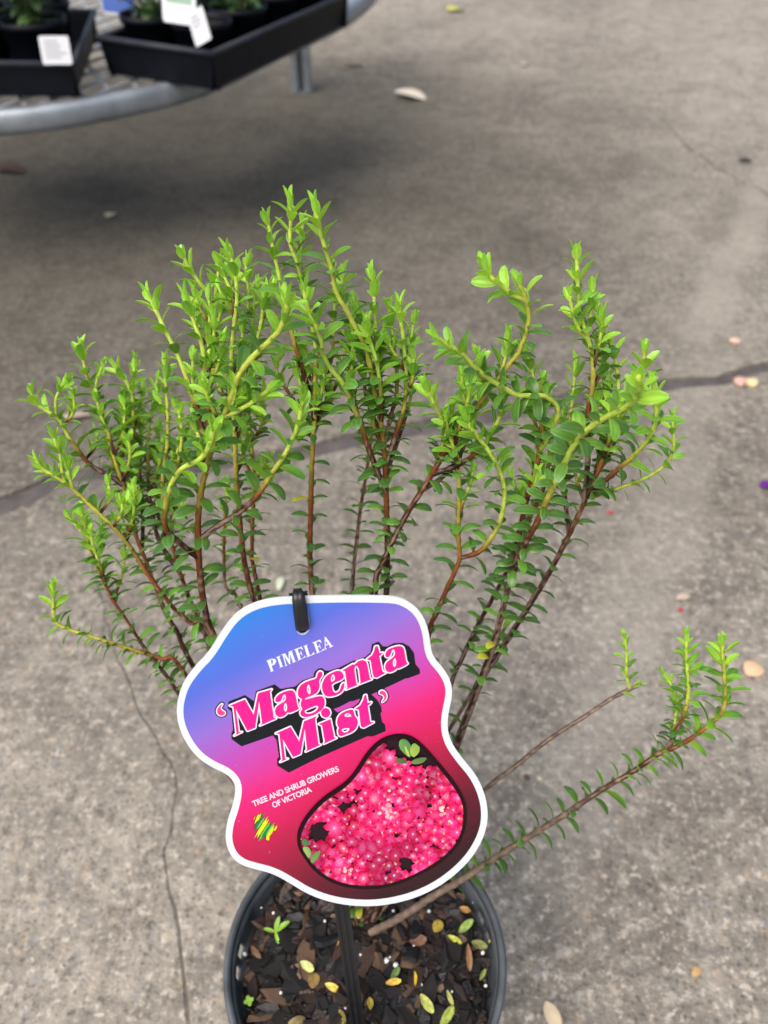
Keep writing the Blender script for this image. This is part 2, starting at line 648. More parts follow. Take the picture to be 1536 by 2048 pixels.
# second crack (lower left), from the main crack towards and past the camera
c2 = [G(*p) for p in ((150, 955), (165, 1040), (200, 1180), (245, 1335), (272, 1400), (300, 1450), (325, 1500), (352, 1545), (345, 1620), (328, 1700), (340, 1780),
                      (356, 1860), (366, 1940), (374, 2000), (385, 2090))] + [Vector((-0.17, -0.4, 0)), Vector((-0.20, -1.2, 0)), Vector((-0.1, -3, 0)), Vector((0.1, YB, 0))]
c2j = jag(c2, 0.012, 0.0016, 9)
k0 = min(range(len(mdn)), key=lambda i: (mdn[i] - c2j[0]).length)
c2j[0] = mdn[k0].copy()
c2u, c2d = widths(c2j, lambda t: (0.0022 + 0.0018 * rw.random()) * min(1, 0.15 + 8 * max(0, t - 0.06)))
# third crack (upper right), closing to a hairline far away
c3 = [G(*p) for p in ((2300, 700), (1900, 540), (1700, 455), (1536, 388), (1450, 345), (1372, 292), (1330, 245), (1280, 200))]
c3j = jag(c3, 0.03, 0.004, 13)
k3 = min(range(len(mup)), key=lambda i: (mup[i] - c3j[0]).length)
c3j[0] = mup[k3].copy()
c3u, c3d = widths(c3j, lambda t: max(0.0001, 0.0062 * (1 - t ** 1.5)))
c2u[0] = mdn[k0] ; c2d[0] = mdn[k0 - 1]
c3u[0] = mup[k3] ; c3d[0] = mup[min(k3 + 1, len(mup) - 1)]
# which side is which: order by x
cl, cr = (c2u, c2d) if c2u[20].x < c2d[20].x else (c2d, c2u)
cl[0] = mdn[k0 - 1]; cr[0] = mdn[k0]
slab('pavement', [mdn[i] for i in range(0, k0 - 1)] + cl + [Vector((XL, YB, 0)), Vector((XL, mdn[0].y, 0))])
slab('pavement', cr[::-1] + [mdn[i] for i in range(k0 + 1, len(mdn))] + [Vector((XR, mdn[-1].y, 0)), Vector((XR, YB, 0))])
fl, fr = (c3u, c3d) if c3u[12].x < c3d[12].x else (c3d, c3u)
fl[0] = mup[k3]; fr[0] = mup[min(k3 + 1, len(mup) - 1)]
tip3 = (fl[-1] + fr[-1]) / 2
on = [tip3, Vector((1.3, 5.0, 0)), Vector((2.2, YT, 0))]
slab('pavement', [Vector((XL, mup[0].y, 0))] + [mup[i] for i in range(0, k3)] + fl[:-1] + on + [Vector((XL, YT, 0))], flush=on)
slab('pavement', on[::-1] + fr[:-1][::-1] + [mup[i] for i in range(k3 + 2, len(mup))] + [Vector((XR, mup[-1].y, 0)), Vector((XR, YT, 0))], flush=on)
# worn, dirt-filled bottom of the second crack, almost flush
cf = MB()
n2 = len(cl)
cf.add([Vector((p.x, p.y, -0.0016)) for p in cl] + [Vector((p.x, p.y, -0.0016)) for p in cr], [(i, n2 + i, n2 + i + 1, i + 1) for i in range(n2 - 1)])
tag(cf.build('crack_filling', M['crack_dust'], cols=False), kind='structure')
gb = MB()
gb.add([(XL, YB, -0.0045), (XR, YB, -0.0045), (XR, YT, -0.0045), (XL, YT, -0.0045)], [(0, 1, 2, 3)])
tag(gb.build('ground', M['crack_fill'], cols=False), kind='structure')

# ------------------------------------------------------------------ the pot
RIM_Z, RIM_R, SOIL_Z = 0.150, 0.075, 0.138
pot = empty('plant_pot', (0, 0, 0))
tag(pot, 'round dark grey plastic nursery pot holding the pimelea shrub', 'pot')
prof = [(0.0, 0.004), (0.050, 0.004), (0.0515, 0.006), (0.058, 0.060), (0.0655, 0.118), (0.0668, 0.126), (0.0684, 0.1265), (0.0700, 0.1292), (0.0712, 0.138), (0.0722, 0.1455)]
SEG = 120
v, f = [], []
for (r, z) in prof:
    for k in range(SEG):
        a = 2 * math.pi * k / SEG
        v.append((r * math.cos(a), r * math.sin(a), z))
slots = []
for a0 in (180, 18, 300, 60, 120, 240):
    slots.append((a0 - 9, a0 + 9))
for i in range(len(prof) - 1):
    for k in range(SEG):
        a = (k + 0.5) * 360 / SEG
        if i == 7 and any(lo <= (a if a < 350 or lo > 0 else a - 360) <= hi and int((a - lo) / 3) % 3 != 2 for lo, hi in slots):
            continue
        f.append((i * SEG + k, i * SEG + (k + 1) % SEG, (i + 1) * SEG + (k + 1) % SEG, (i + 1) * SEG + k))
w = obj('pot_wall', mesh('pot_wall', v, f, M['pot'], smooth=True), pot)
so = w.modifiers.new('thick', 'SOLIDIFY')
so.thickness = 0.0014
so.offset = -1
v, f = [], []
rp = [(0.0708, 0.1462), (0.0716, 0.1490), (0.0730, 0.1502), (0.0748, 0.1496), (0.0753, 0.1478), (0.0748, 0.1458), (0.0728, 0.1450)]
nr = len(rp)
for k in range(SEG):
    a = 2 * math.pi * k / SEG
    wob = 1 + 0.004 * math.sin(2 * a + 0.6) + 0.002 * math.sin(5 * a)
    for (r, z) in rp: v.append((r * wob * math.cos(a), r * wob * math.sin(a), z))
for k in range(SEG):
    for i in range(nr):
        f.append((k * nr + i, ((k + 1) % SEG) * nr + i, ((k + 1) % SEG) * nr + (i + 1) % nr, k * nr + (i + 1) % nr))
obj('rim', mesh('rim', v, f, M['pot'], smooth=True), pot)

# ------------------------------------------------------------------ potting mix: soil, bark chips, perlite
mix_ = empty('potting_mix', (0, 0, SOIL_Z))
tag(mix_, 'dark bark potting mix with perlite filling the grey pot', 'potting mix')


def soil_h(x, y):
    r = math.hypot(x, y)
    return 0.004 * math.sin(40 * x + 1) * math.cos(36 * y) * 0.6 + 0.003 * max(0, 1 - r / 0.06) - 0.006 * max(0, (r - 0.055) / 0.015)


v, f = [(0, 0, soil_h(0, 0) - 0.003)], []
for i in range(1, 15):
    for k in range(48):
        r, a = 0.0672 * i / 14, 2 * math.pi * k / 48
        x, y = r * math.cos(a), r * math.sin(a)
        v.append((x, y, soil_h(x, y) - 0.003 + RNG.normal(0, 0.0006)))
for k in range(48): f.append((0, 1 + k, 1 + (k + 1) % 48))
for i in range(13):
    for k in range(48):
        f.append((1 + i * 48 + k, 1 + (i + 1) * 48 + k, 1 + (i + 1) * 48 + (k + 1) % 48, 1 + i * 48 + (k + 1) % 48))
obj('soil', mesh('soil', v, f, M['soil'], smooth=True), mix_)

BARK = [(22, 19, 18), (17, 15, 15), (28, 23, 21), (38, 29, 27), (44, 33, 29), (60, 44, 37), (30, 26, 27), (27, 27, 30), (90, 70, 54), (19, 17, 17), (24, 21, 22)]


def chip_mesh(seed, kind):
    r = random.Random(seed)
    n = 6
    top, bot = [], []
    el = r.uniform(1.1, 2.6)
    for k in range(n):
        a = 2 * math.pi * (k + r.uniform(-0.3, 0.3)) / n
        q = r.uniform(0.72, 1.12)
        top.append((el * q * math.cos(a) * 0.9, q * math.sin(a) * 0.9, r.uniform(0.12, 0.42)))
        bot.append((el * q * math.cos(a), q * math.sin(a), r.uniform(-0.35, -0.1)))
    c = np.array(s2l(BARK[kind % len(BARK)]))
    vs = top + bot
    cs = [c * r.uniform(0.75, 1.3) for _ in vs]
    fs = [(0, 1, 2), (0, 2, 3), (0, 3, 5), (3, 4, 5)] + [(i, n + i, n + (i + 1) % n, (i + 1) % n) for i in range(n)] + [tuple(n + i for i in range(n - 1, -1, -1))]
    return vs, fs, cs


chips = [chip_mesh(100 + i, i) for i in range(33)]
chip_me = [mesh('bark_chip', *c[:2], M['bark'], c[2]) for c in chips]
cand = []
for i in range(1500):
    r = 0.0655 * math.sqrt(random.random())
    a = random.uniform(0, 2 * math.pi)
    x, y = r * math.cos(a), r * math.sin(a)
    s = min(0.0062, max(0.0011, random.lognormvariate(math.log(0.0028), 0.5)))
    s = min(s, (0.0685 - r) * 0.45 + 0.0008)
    lift = random.uniform(-0.002, 0.0022)
    rot = Matrix.Rotation(random.uniform(0, 6.28), 4, 'Z') @ Matrix.Rotation(random.gauss(0, 0.38), 4, 'X') @ Matrix.Rotation(random.gauss(0, 0.32), 4, 'Y')
    mt = Matrix.Translation((x, y, soil_h(x, y) + lift)) @ rot @ Matrix.Diagonal((s, s, s, 1))
    vis = (y < 0.045) * (1 + (y < 0.02))
    cand.append((s * vis + s * 0.01, mt, random.randrange(33)))
cand.sort(key=lambda t: -t[0])
for _, mt, k in cand[:260]:
    obj('bark_chip', chip_me[k], mix_, mt)
fb = MB()
for _, mt, k in cand[260:]:
    fb.add([mt @ Vector(p) for p in chips[k][0]], chips[k][1], chips[k][2])
tag(fb.build('fine_bark', M['bark'], mix_), kind='stuff')


def soil_pt(px, py, dz=0.003):
    """point on the potting mix seen at a pixel"""
    p = G(px, py, SOIL_Z)
    for _ in range(3):
        p = G(px, py, SOIL_Z + soil_h(p.x, p.y) + dz)
    return p


def nugget(seed, s):
    r = random.Random(seed)
    import itertools
    phi = (1 + 5 ** 0.5) / 2
    vs = [(-1, phi, 0), (1, phi, 0), (-1, -phi, 0), (1, -phi, 0), (0, -1, phi), (0, 1, phi), (0, -1, -phi), (0, 1, -phi), (phi, 0, -1), (phi, 0, 1), (-phi, 0, -1), (-phi, 0, 1)]
    fs = [(0, 11, 5), (0, 5, 1), (0, 1, 7), (0, 7, 10), (0, 10, 11), (1, 5, 9), (5, 11, 4), (11, 10, 2), (10, 7, 6), (7, 1, 8), (3, 9, 4), (3, 4, 2), (3, 2, 6), (3, 6, 8), (3, 8, 9),
          (4, 9, 5), (2, 4, 11), (6, 2, 10), (8, 6, 7), (9, 8, 1)]
    return [tuple(c * s * 0.53 * r.uniform(0.7, 1.25) for c in q) for q in vs], fs


perl = [mesh('perlite', *nugget(i, 1.0), M['perlite'], smooth=True) for i in range(4)]
for i, (zx, zy, s) in enumerate(((160, 425, 2.2), (170, 555, 2.0), (310, 355, 1.3), (860, 590, 2.6), (905, 610, 2.4), (810, 520, 1.7), (1068, 348, 1.6), (1290, 300, 2.4), (1330, 550, 1.8),
                                 (995, 510, 1.4), (893, 345, 1.3), (1030, 705, 1.3), (790, 350, 1.0), (880, 575, 1.6), (1345, 710, 1.4), (560, 395, 1.2), (905, 855, 1.4), (735, 560, 1.2), (345, 745, 1.3),
                                 (120, 460, 1.4), (1395, 400, 1.3), (250, 330, 1.0), (660, 820, 1.0), (480, 380, 1.1), (1180, 740, 1.0))):
    p = soil_pt(420 + zx / 2.438, 1680 + zy / 2.438, 0.0035)
    obj('perlite', perl[i % 4], mix_, Matrix.Translation(p - mix_.location) @ Matrix.Rotation(i, 4, 'Z') @ Matrix.Diagonal((s * 0.00068,) * 3 + (1,)))


# ------------------------------------------------------------------ leaf shapes
def leaf_geo(length=1.0, width=0.42, fold=0.16, bend=0.9, roll=0.10, nu=6, nw=5, base_c=None, tip_c=None, edge_c=None, rib_c=None, seed=0):
    r = random.Random(seed)
    vs, cs, fs = [], [], []
    ang = bend * 0.25
    x = z = 0.0
    us = [0, .14, .34, .56, .77, .92, 1.0] if nu == 6 else [i / nu for i in range(nu + 1)]
    prev = 0
    for i, u in enumerate(us):
        if i:
            du = u - us[i - 1]
            a = ang - bend * (u - 0.5 * du)
            x += math.cos(a) * du
            z += math.sin(a) * du
        a = ang - bend * u
        prof_w = max(0.0, 1 - abs(2 * u ** 1.12 - 1) ** 2.3) ** 0.62
        if i == 0: prof_w = 0.16
        if i == nu: prof_w = 0.30
        for j in range(nw):
            w_ = -1 + 2 * j / (nw - 1)
            hw = width * 0.5 * prof_w
            up = fold * abs(w_) * hw * 2 - roll * hw * (abs(w_) ** 4) * 2
            nx, nz = -math.sin(a), math.cos(a)
            vs.append((length * (x + nx * up), length * w_ * hw, length * (z + nz * up)))
            t = u
            c = np.array(base_c) * (1 - t) + np.array(tip_c) * t
            e = abs(w_)
            if e > 0.9: c = c * 0.62 + np.array(edge_c) * 0.38
            if e < 0.1: c = c * 0.55 + np.array(rib_c) * 0.45
            cs.append(c * r.uniform(0.93, 1.07))
    for i in range(nu):
        for j in range(nw - 1):
            fs.append((i * nw + j, (i + 1) * nw + j, (i + 1) * nw + j + 1, i * nw + j + 1))
    return vs, fs, cs


def L_(c, k=1.0): return np.array(s2l(c)) * k


AGE = [  # base, tip, edge, rib colours from old to young
    dict(base_c=L_((70, 102, 40)), tip_c=L_((52, 90, 42)), edge_c=L_((116, 148, 88)), rib_c=L_((88, 124, 62))),
    dict(base_c=L_((86, 122, 44)), tip_c=L_((58, 106, 46)), edge_c=L_((130, 168, 98)), rib_c=L_((100, 144, 68))),
    dict(base_c=L_((108, 148, 48)), tip_c=L_((70, 128, 48)), edge_c=L_((144, 186, 102)), rib_c=L_((118, 166, 72))),
    dict(base_c=L_((136, 180, 54)), tip_c=L_((82, 146, 44)), edge_c=L_((172, 212, 106)), rib_c=L_((152, 200, 76))),
    dict(base_c=L_((160, 200, 64)), tip_c=L_((124, 186, 58)), edge_c=L_((192, 226, 118)), rib_c=L_((178, 218, 90))),
    dict(base_c=L_((176, 170, 48)), tip_c=L_((168, 178, 52)), edge_c=L_((190, 186, 88)), rib_c=L_((180, 170, 70))),   # yellowing
]
SHAPE = [dict(width=0.44, fold=0.18, bend=1.0, roll=0.14), dict(width=0.42, fold=0.26, bend=0.65, roll=0.08), dict(width=0.46, fold=0.12, bend=1.35, roll=0.18),
         dict(width=0.44, fold=0.36, bend=-0.10, roll=0.04)]
LEAF = {}
LEAF_ME = {}
for a in range(6):
    for s in range(4):
        LEAF[a, s] = leaf_geo(**SHAPE[s], **AGE[a], seed=a * 10 + s)
        LEAF_ME[a, s] = mesh('leaf', *LEAF[a, s][:2], M['leaf'], LEAF[a, s][2], smooth=True)

# ------------------------------------------------------------------ the shrub
# every stem: the photograph's pixels from its tip downwards; parent None = grows from the crown
# off: how far (m) its tip stands before (-) or behind (+) the plant's leaning middle sheet
ST = []


def stem(name, pts, parent=None, off=0.0, r=(1.9, 0.8), g=0.55, L=9.0, nd=7.2, bare=0.0, tipn=3, young=1.0):
    ST.append(dict(n=name, p=pts, par=parent, off=off, r=r, g=g, L=L, nd=nd, bare=bare, tipn=tipn, young=young))


C0 = (725, 1862)
# centre
stem('S1', [(579, 395), (582, 432), (581, 487), (593, 520), (604, 560), (622, 640), (633, 705), (631, 760), (629, 828), (622, 1000), (625, 1195), (672, 1550), C0], r=(2.0, 0.9), g=0.66, L=8.6)
stem('S2', [(629, 408), (638, 451), (650, 495), (664, 539), (672, 582), (694, 623), (716, 664), (730, 692), (743, 746), (752, 801), (762, 850), (771, 950), (773, 1190), (750, 1560), C0], off=-0.012, r=(2.2, 1.0), g=0.70)
stem('S3', [(533, 430), (540, 465), (547, 503), (555, 536), (568, 600), (590, 690), (620, 790), (628, 840)], 'S1', -0.002, (1.2, 0.8), 0.35, L=8.2)
stem('S4', [(572, 590), (574, 623), (560, 659), (547, 675), (506, 714), (481, 746), (465, 787), (454, 815), (434, 868), (411, 940), (398, 1015), (396, 1072), (400, 1148), (411, 1223), (430, 1280), (560, 1600), C0],
     off=-0.062, r=(2.3, 1.15), g=0.70, L=9.6, nd=8.5, young=1.2)
stem('S5', [(428, 856), (421, 887), (401, 918), (364, 938), (344, 967), (330, 1015), (332, 1057), (358, 1085), (397, 1118)], 'S4', -0.028, (1.3, 1.15), 0.3, L=9.4, nd=8.0, young=1.2)
stem('S6', [(609, 575), (614, 612), (629, 645), (642, 678), (648, 714), (667, 744), (686, 768), (702, 801), (719, 842), (740, 905), (766, 985)], 'S2', -0.03, (1.35, 1.0), 0.30, L=9.4)
stem('S7', [(733, 645), (737, 673), (749, 708), (757, 744), (761, 787), (765, 850)], 'S2', -0.012, (1.0, 0.8), 0.2)
stem('S8', [(742, 540), (746, 569), (749, 612), (751, 650), (754, 710), (762, 780), (768, 850)], 'S2', 0.006, (1.1, 0.8), 0.3, L=8.2)
stem('S9', [(798, 603), (799, 626), (805, 664), (810, 714), (812, 760), (811, 793), (803, 834), (788, 878), (773, 935)], 'S2', -0.004, (1.1, 0.85), 0.28)
stem('S10', [(778, 612), (784, 664), (793, 733), (793, 787), (783, 828), (772, 890)], 'S2', 0.012, (1.0, 0.75), 0.3, L=8)
stem('S11', [(456, 500), (463, 520), (471, 547), (474, 596), (470, 637), (466, 678), (463, 719), (465, 800), (470, 880), (472, 940), (477, 1015), (487, 1110), (500, 1174), (520, 1240), (620, 1600), C0], off=0.01, r=(2.1, 0.95), g=0.66)
stem('S12', [(495, 515), (492, 541), (498, 590), (495, 625), (486, 660), (484, 720), (492, 800), (502, 880), (507, 959), (504, 1091), (509, 1144), (560, 1350), C0], off=0.045, r=(1.7, 0.8), g=0.66, L=8.4)
stem('S13', [(438, 535), (432, 580), (427, 617), (421, 658), (418, 686), (421, 723), (432, 752), (448, 800), (468, 880)], 'S11', 0.012, (1.2, 0.8), 0.22)
stem('S14', [(366, 508), (376, 532), (395, 560), (415, 586), (428, 618)], 'S13', -0.004, (1.0, 0.85), 0.0)
stem('S15', [(293, 582), (301, 600), (312, 620), (329, 658), (344, 686), (358, 715), (372, 752), (384, 789), (395, 818), (406, 870), (408, 945)], 'S4', 0.02, (1.2, 0.9), 0.33, L=8.4)
stem('S16', [(369, 588), (378, 617), (390, 649), (401, 680), (407, 709), (409, 752), (414, 795), (416, 850), (410, 930)], 'S4', 0.012, (1.2, 0.9), 0.35, L=8.4)
stem('S17', [(533, 580), (527, 610), (522, 645), (512, 690), (496, 760), (478, 860)], 'S11', -0.002, (1.1, 0.8), 0.3)
stem('S17b', [(606, 440), (604, 480), (600, 530), (606, 580), (620, 650)], 'S1', 0.006, (0.9, 0.7), 0.15, L=7.6)
stem('S17c', [(562, 700), (553, 740), (580, 790), (612, 830), (626, 880)], 'S1', 0.02, (1.0, 0.7), 0.6, L=8)
stem('S17d', [(690, 700), (684, 740), (668, 780), (645, 820), (628, 870)], 'S1', 0.02, (1.0, 0.7), 0.6, L=8)
stem('S17e', [(520, 560), (510, 600), (505, 660), (500, 740), (498, 820)], 'S12', 0.012, (1.0, 0.75), 0.3, L=8.2)
stem('S17f', [(665, 520), (670, 570), (668, 640), (662, 720), (640, 800), (628, 850)], 'S1', 0.03, (1.0, 0.75), 0.4, L=8.2)
stem('S17g', [(712, 610), (716, 650), (722, 720), (735, 800), (758, 880)], 'S2', 0.03, (1.0, 0.75), 0.4, L=8.2)
stem('S17h', [(828, 640), (822, 690), (826, 740), (820, 800), (800, 870), (776, 950)], 'S2', 0.018, (0.9, 0.7), 0.35, L=8)
stem('S32', [(605, 800), (596, 848), (575, 900), (543, 948), (513, 993), (475, 1027), (438, 1050), (399, 1080)], 'S4', -0.018, (1.35, 0.95), 0.45, L=9.4, nd=8)
stem('S33', [(545, 765), (541, 777), (519, 793), (497, 809), (467, 826), (446, 838)], 'S4', -0.004, (1.0, 0.9), 0.0)
stem('S33b', [(480, 800), (470, 812), (456, 830)], 'S4', 0.0, (0.8, 0.7), 0.0, nd=6)
stem('S34', [(748, 800), (742, 880), (732, 950), (718, 1040), (704, 1179), (702, 1300), C0], off=0.075, r=(1.6, 0.9), g=0.9, L=8.2)
# left, farther back
stem('S18', [(162, 685), (164, 706), (169, 732), (178, 766), (192, 795), (203, 824), (215, 867), (226, 907), (238, 947), (245, 967), (256, 1015), (271, 1068), (287, 1110), (302, 1151), (332, 1227), (355, 1265), (385, 1330), (540, 1600), C0],
     off=0.055, r=(1.9, 0.9), g=0.74, L=9.2, nd=6.0)
stem('S19', [(223, 724), (238, 746), (257, 772), (265, 801), (266, 867), (265, 910), (253, 955), (250, 985)], 'S18', 0.012, (1.1, 0.85), 0.42, L=8.8)
stem('S20', [(269, 720), (268, 745), (262, 775), (264, 800)], 'S19', 0.004, (0.8, 0.7), 0.0, L=8.4)
stem('S22', [(62, 780), (68, 800), (84, 816), (103, 827), (120, 841), (132, 864), (149, 890), (172, 921), (198, 941), (225, 955), (246, 975)], 'S18', -0.006, (1.3, 0.9), 0.40, L=9)
stem('S21', [(132, 756), (123, 775), (112, 798), (115, 834)], 'S22', -0.004, (0.8, 0.75), 0.0, L=8.6)
stem('S20b', [(206, 728), (200, 745), (192, 770), (194, 798)], 'S18', -0.004, (0.7, 0.7), 0.0, L=7.5)
stem('S23', [(329, 715), (331, 761), (335, 818), (335, 881), (329, 924), (325, 967), (330, 1040), (351, 1114), (362, 1151), (381, 1204), (402, 1250), (530, 1560), C0], off=0.06, r=(1.8, 0.9), g=0.72, L=8.6, nd=6.6)
stem('S24', [(315, 755), (309, 801), (301, 832), (296, 881), (296, 927), (300, 1000), (318, 1080), (345, 1150)], 'S23', 0.03, (1.2, 0.9), 0.5, L=8.6, nd=6.4)
stem('S25', [(352, 805), (363, 852), (362, 895), (354, 938), (345, 1000), (350, 1080)], 'S23', 0.004, (1.1, 0.9), 0.5, L=8.6)
stem('S26', [(249, 800), (246, 852), (243, 895), (246, 950), (262, 1030)], 'S18', 0.03, (1.1, 0.9), 0.5, L=8.6, nd=6.4)
stem('S26b', [(285, 840), (282, 890), (280, 950), (286, 1020), (300, 1100)], 'S18', 0.045, (1.1, 0.8), 0.55, L=8.6, nd=6.2)
stem('S26c', [(318, 850), (316, 900), (312, 960), (316, 1030), (330, 1110)], 'S23', 0.05, (1.1, 0.8), 0.55, L=8.6, nd=6.2)
stem('S26d', [(268, 880), (270, 930), (268, 990), (275, 1050)], 'S18', 0.06, (1.0, 0.8), 0.55, L=8.6, nd=6.2)
stem('S27', [(74, 922), (80, 933), (94, 944), (129, 964), (162, 993), (203, 1031), (237, 1065), (264, 1099), (287, 1136), (317, 1178), (347, 1216), (381, 1246), (425, 1280), (560, 1600), C0], off=-0.004, r=(1.8, 1.0), g=0.77, L=8.8)
stem('S28', [(108, 868), (112, 887), (120, 907), (123, 935), (127, 962)], 'S27', -0.004, (0.8, 0.75), 0.0, L=8.2)
stem('S28b', [(135, 932), (138, 950), (148, 978)], 'S27', -0.004, (0.8, 0.75), 0.0, L=8.2)
stem('S29', [(163, 1015), (170, 1053), (177, 1091), (192, 1129), (211, 1170), (226, 1201), (249, 1235), (271, 1269), (294, 1303), (324, 1340), (358, 1389), (480, 1580), C0], off=0.03, r=(1.7, 0.8), g=0.84, L=9.2, nd=5.2)
stem('S29b', [(135, 1030), (150, 1048), (170, 1075)], 'S29', 0.0, (0.7, 0.6), 0.0, L=7)
stem('S30', [(107, 1165), (107, 1197), (109, 1238), (124, 1253), (151, 1263), (185, 1274), (222, 1286), (264, 1299), (324, 1318), (362, 1336), (500, 1560), C0], off=0.025, r=(1.5, 0.95), g=0.72, L=8.0, nd=5.2)
stem('S31', [(455, 960), (449, 1040), (449, 1159), (464, 1189), (483, 1219), (600, 1560), C0], off=0.06, r=(1.5, 0.8), g=0.9, L=8.2)
# right
stem('R2', [(1037, 562), (1043, 577), (1052, 600), (1058, 626), (1056, 649), (1050, 671), (1039, 702), (1020, 728), (986, 773), (945, 825), (911, 868), (858, 958), (807, 1040), (764, 1129), (750, 1186), (738, 1500), C0], off=-0.022, r=(2.1, 1.1), g=0.80, L=9.4, nd=7.6)
stem('R1', [(964, 522), (979, 551), (1001, 570), (1024, 588), (1050, 606)], 'R2', -0.004, (1.0, 0.95), 0.0, L=9)
stem('R5', [(1084, 765), (1080, 790), (1081, 819), (1084, 857), (1081, 894), (1073, 932), (1062, 966), (1054, 995), (1044, 1040), (1033, 1093), (1019, 1165), (1001, 1236), (983, 1301), (965, 1351), (947, 1401), (929, 1448), (911, 1498), (860, 1620), C0], off=-0.015, r=(2.4, 1.2), g=0.88, L=9.2, nd=7.5)
stem('R3', [(872, 674), (896, 690), (926, 709), (952, 736), (979, 758), (1009, 777), (1031, 789), (1062, 792), (1088, 792), (1107, 804), (1116, 819), (1113, 838), (1098, 870), (1080, 905)], 'R5', -0.035, (1.1, 1.05), 0.0, L=9, nd=7)
stem('R4', [(1045, 690), (1056, 715), (1066, 750), (1072, 800), (1080, 850)], 'R5', 0.0, (0.9, 0.8), 0.1, L=8.8)
stem('R7', [(1290, 700), (1283, 740), (1264, 781), (1245, 830), (1217, 890), (1190, 957), (1169, 1004), (1144, 1057), (1115, 1115), (1087, 1165), (1054, 1218), (1026, 1261), (994, 1312), (968, 1352), (930, 1440), (890, 1540), C0], off=0.0, r=(2.3, 1.0), g=0.84, L=9.4, nd=7.5)
stem('R6', [(1152, 500), (1154, 536), (1156, 573), (1158, 619), (1171, 664), (1183, 702), (1186, 743), (1184, 781), (1178, 810), (1174, 850), (1176, 910), (1170, 1000)], 'R7', 0.0, (1.4, 0.95), 0.40, L=9.4)
stem('R6b', [(1141, 592), (1144, 622), (1160, 664), (1175, 682)], 'R6', -0.003, (0.85, 0.8), 0.0, L=8)
stem('R6c', [(1186, 574), (1184, 611), (1177, 649), (1176, 676)], 'R6', 0.003, (0.85, 0.8), 0.0, L=8)
stem('R8', [(1276, 752), (1280, 775), (1269, 800), (1243, 819), (1213, 834), (1183, 853), (1160, 875), (1141, 902), (1122, 943), (1099, 989), (1076, 1040), (1051, 1086), (1022, 1150)], 'R5', -0.085, (1.5, 1.1), 0.30, L=9.4, nd=7.6, young=1.2)
stem('R9', [(1346, 830), (1345, 857), (1347, 894), (1334, 925), (1307, 947), (1273, 964), (1235, 977), (1201, 989), (1176, 1000)], 'R7', -0.006, (0.9, 0.75), 0.06, L=7.6)
stem('R10', [(1306, 765), (1311, 800), (1313, 830), (1305, 862), (1273, 906), (1239, 936), (1205, 966), (1180, 995)], 'R7', -0.03, (1.2, 1.0), 0.3, L=9)
stem('R11', [(851, 768), (865, 800), (880, 830), (899, 864), (911, 902), (918, 951), (918, 1007), (917, 1057), (918, 1093), (920, 1115), (908, 1147), (890, 1186), (872, 1229), (855, 1280), (800, 1560), C0], off=-0.02, r=(1.7, 1.0), g=0.72, L=9.2)
stem('R12', [(931, 830), (941, 853), (960, 879), (982, 909), (1001, 947), (1009, 989), (1001, 1040), (983, 1075), (958, 1104), (920, 1120)], 'R11', -0.02, (1.15, 1.0), 0.12, L=9.2)
stem('R13', [(1100, 900), (1092, 960), (1075, 1005), (1040, 1075), (1019, 1129), (1004, 1161), (983, 1201), (961, 1240), (940, 1283), (922, 1322), (904, 1362), (840, 1560), C0], off=0.02, r=(1.8, 1.0), g=0.93, L=8.6)
stem('R14', [(1012, 1250), (975, 1325), (936, 1398), (915, 1433), (890, 1475), (820, 1620), C0], off=0.015, r=(1.6, 1.0), g=1.2, L=8.4)
stem('R15', [(1220, 680), (1226, 705), (1234, 740), (1238, 800), (1236, 850), (1222, 905), (1200, 945)], 'R7', 0.015, (1.0, 0.8), 0.2, L=8.6)
stem('R16', [(1209, 716), (1205, 743), (1209, 781), (1205, 850), (1200, 900), (1190, 965)], 'R7', 0.025, (1.0, 0.8), 0.3, L=8.4)
stem('R17', [(1130, 820), (1128, 870), (1120, 930), (1105, 980), (1090, 1010)], 'R13', 0.015, (1.0, 0.8), 0.4, L=8.4)
stem('R17b', [(960, 770), (955, 810), (945, 850), (925, 900), (890, 950), (850, 985)], 'R2', 0.012, (1.1, 0.8), 0.4, L=8.8)
stem('R17c', [(1150, 720), (1148, 770), (1140, 840), (1135, 900), (1128, 960), (1118, 1060)], 'R7', 0.03, (1.1, 0.8), 0.5, L=8.6)
stem('R18', [(1005, 792), (1001, 830), (986, 860), (971, 887), (948, 909), (915, 930), (866, 955)], 'R2', -0.008, (1.2, 0.95), 0.45, L=9)
# low branches on the right
stem('B1', [(1445, 1284), (1445, 1308), (1449, 1360), (1449, 1408), (1437, 1433), (1413, 1453), (1381, 1477), (1345, 1497), (1321, 1505), (1269, 1541), (1201, 1581), (1117, 1637), (1020, 1697), (920, 1761), (870, 1790), (800, 1835), (740, 1866)],
     off=0.0, r=(2.2, 0.95), g=0.78, L=10.6, nd=6.4, young=2.6)
stem('B1b', [(1373, 1268), (1373, 1320), (1377, 1380), (1369, 1425), (1353, 1461), (1335, 1500)], 'B1', 0.0, (1.1, 0.8), 0.3, L=7.6, nd=4.8)
stem('B1c', [(1325, 1345), (1341, 1368), (1355, 1400), (1350, 1440), (1340, 1485)], 'B1', 0.008, (0.9, 0.7), 0.1, L=7.6, nd=5)
stem('B2', [(1283, 1367), (1225, 1396), (1169, 1433), (1100, 1477), (1040, 1525), (968, 1581), (860, 1690), C0], off=0.01, r=(1.7, 1.2), g=1.3, L=7.4, nd=6, bare=0.95, tipn=1)
stem('B2b', [(1249, 1270), (1253, 1308), (1253, 1348), (1256, 1380)], 'B2', 0.0, (0.9, 0.7), 0.0, L=6.8, nd=6)


def lin(y): return 0.318 + (0.462 - 0.318) * (y - 400) / 1470.0


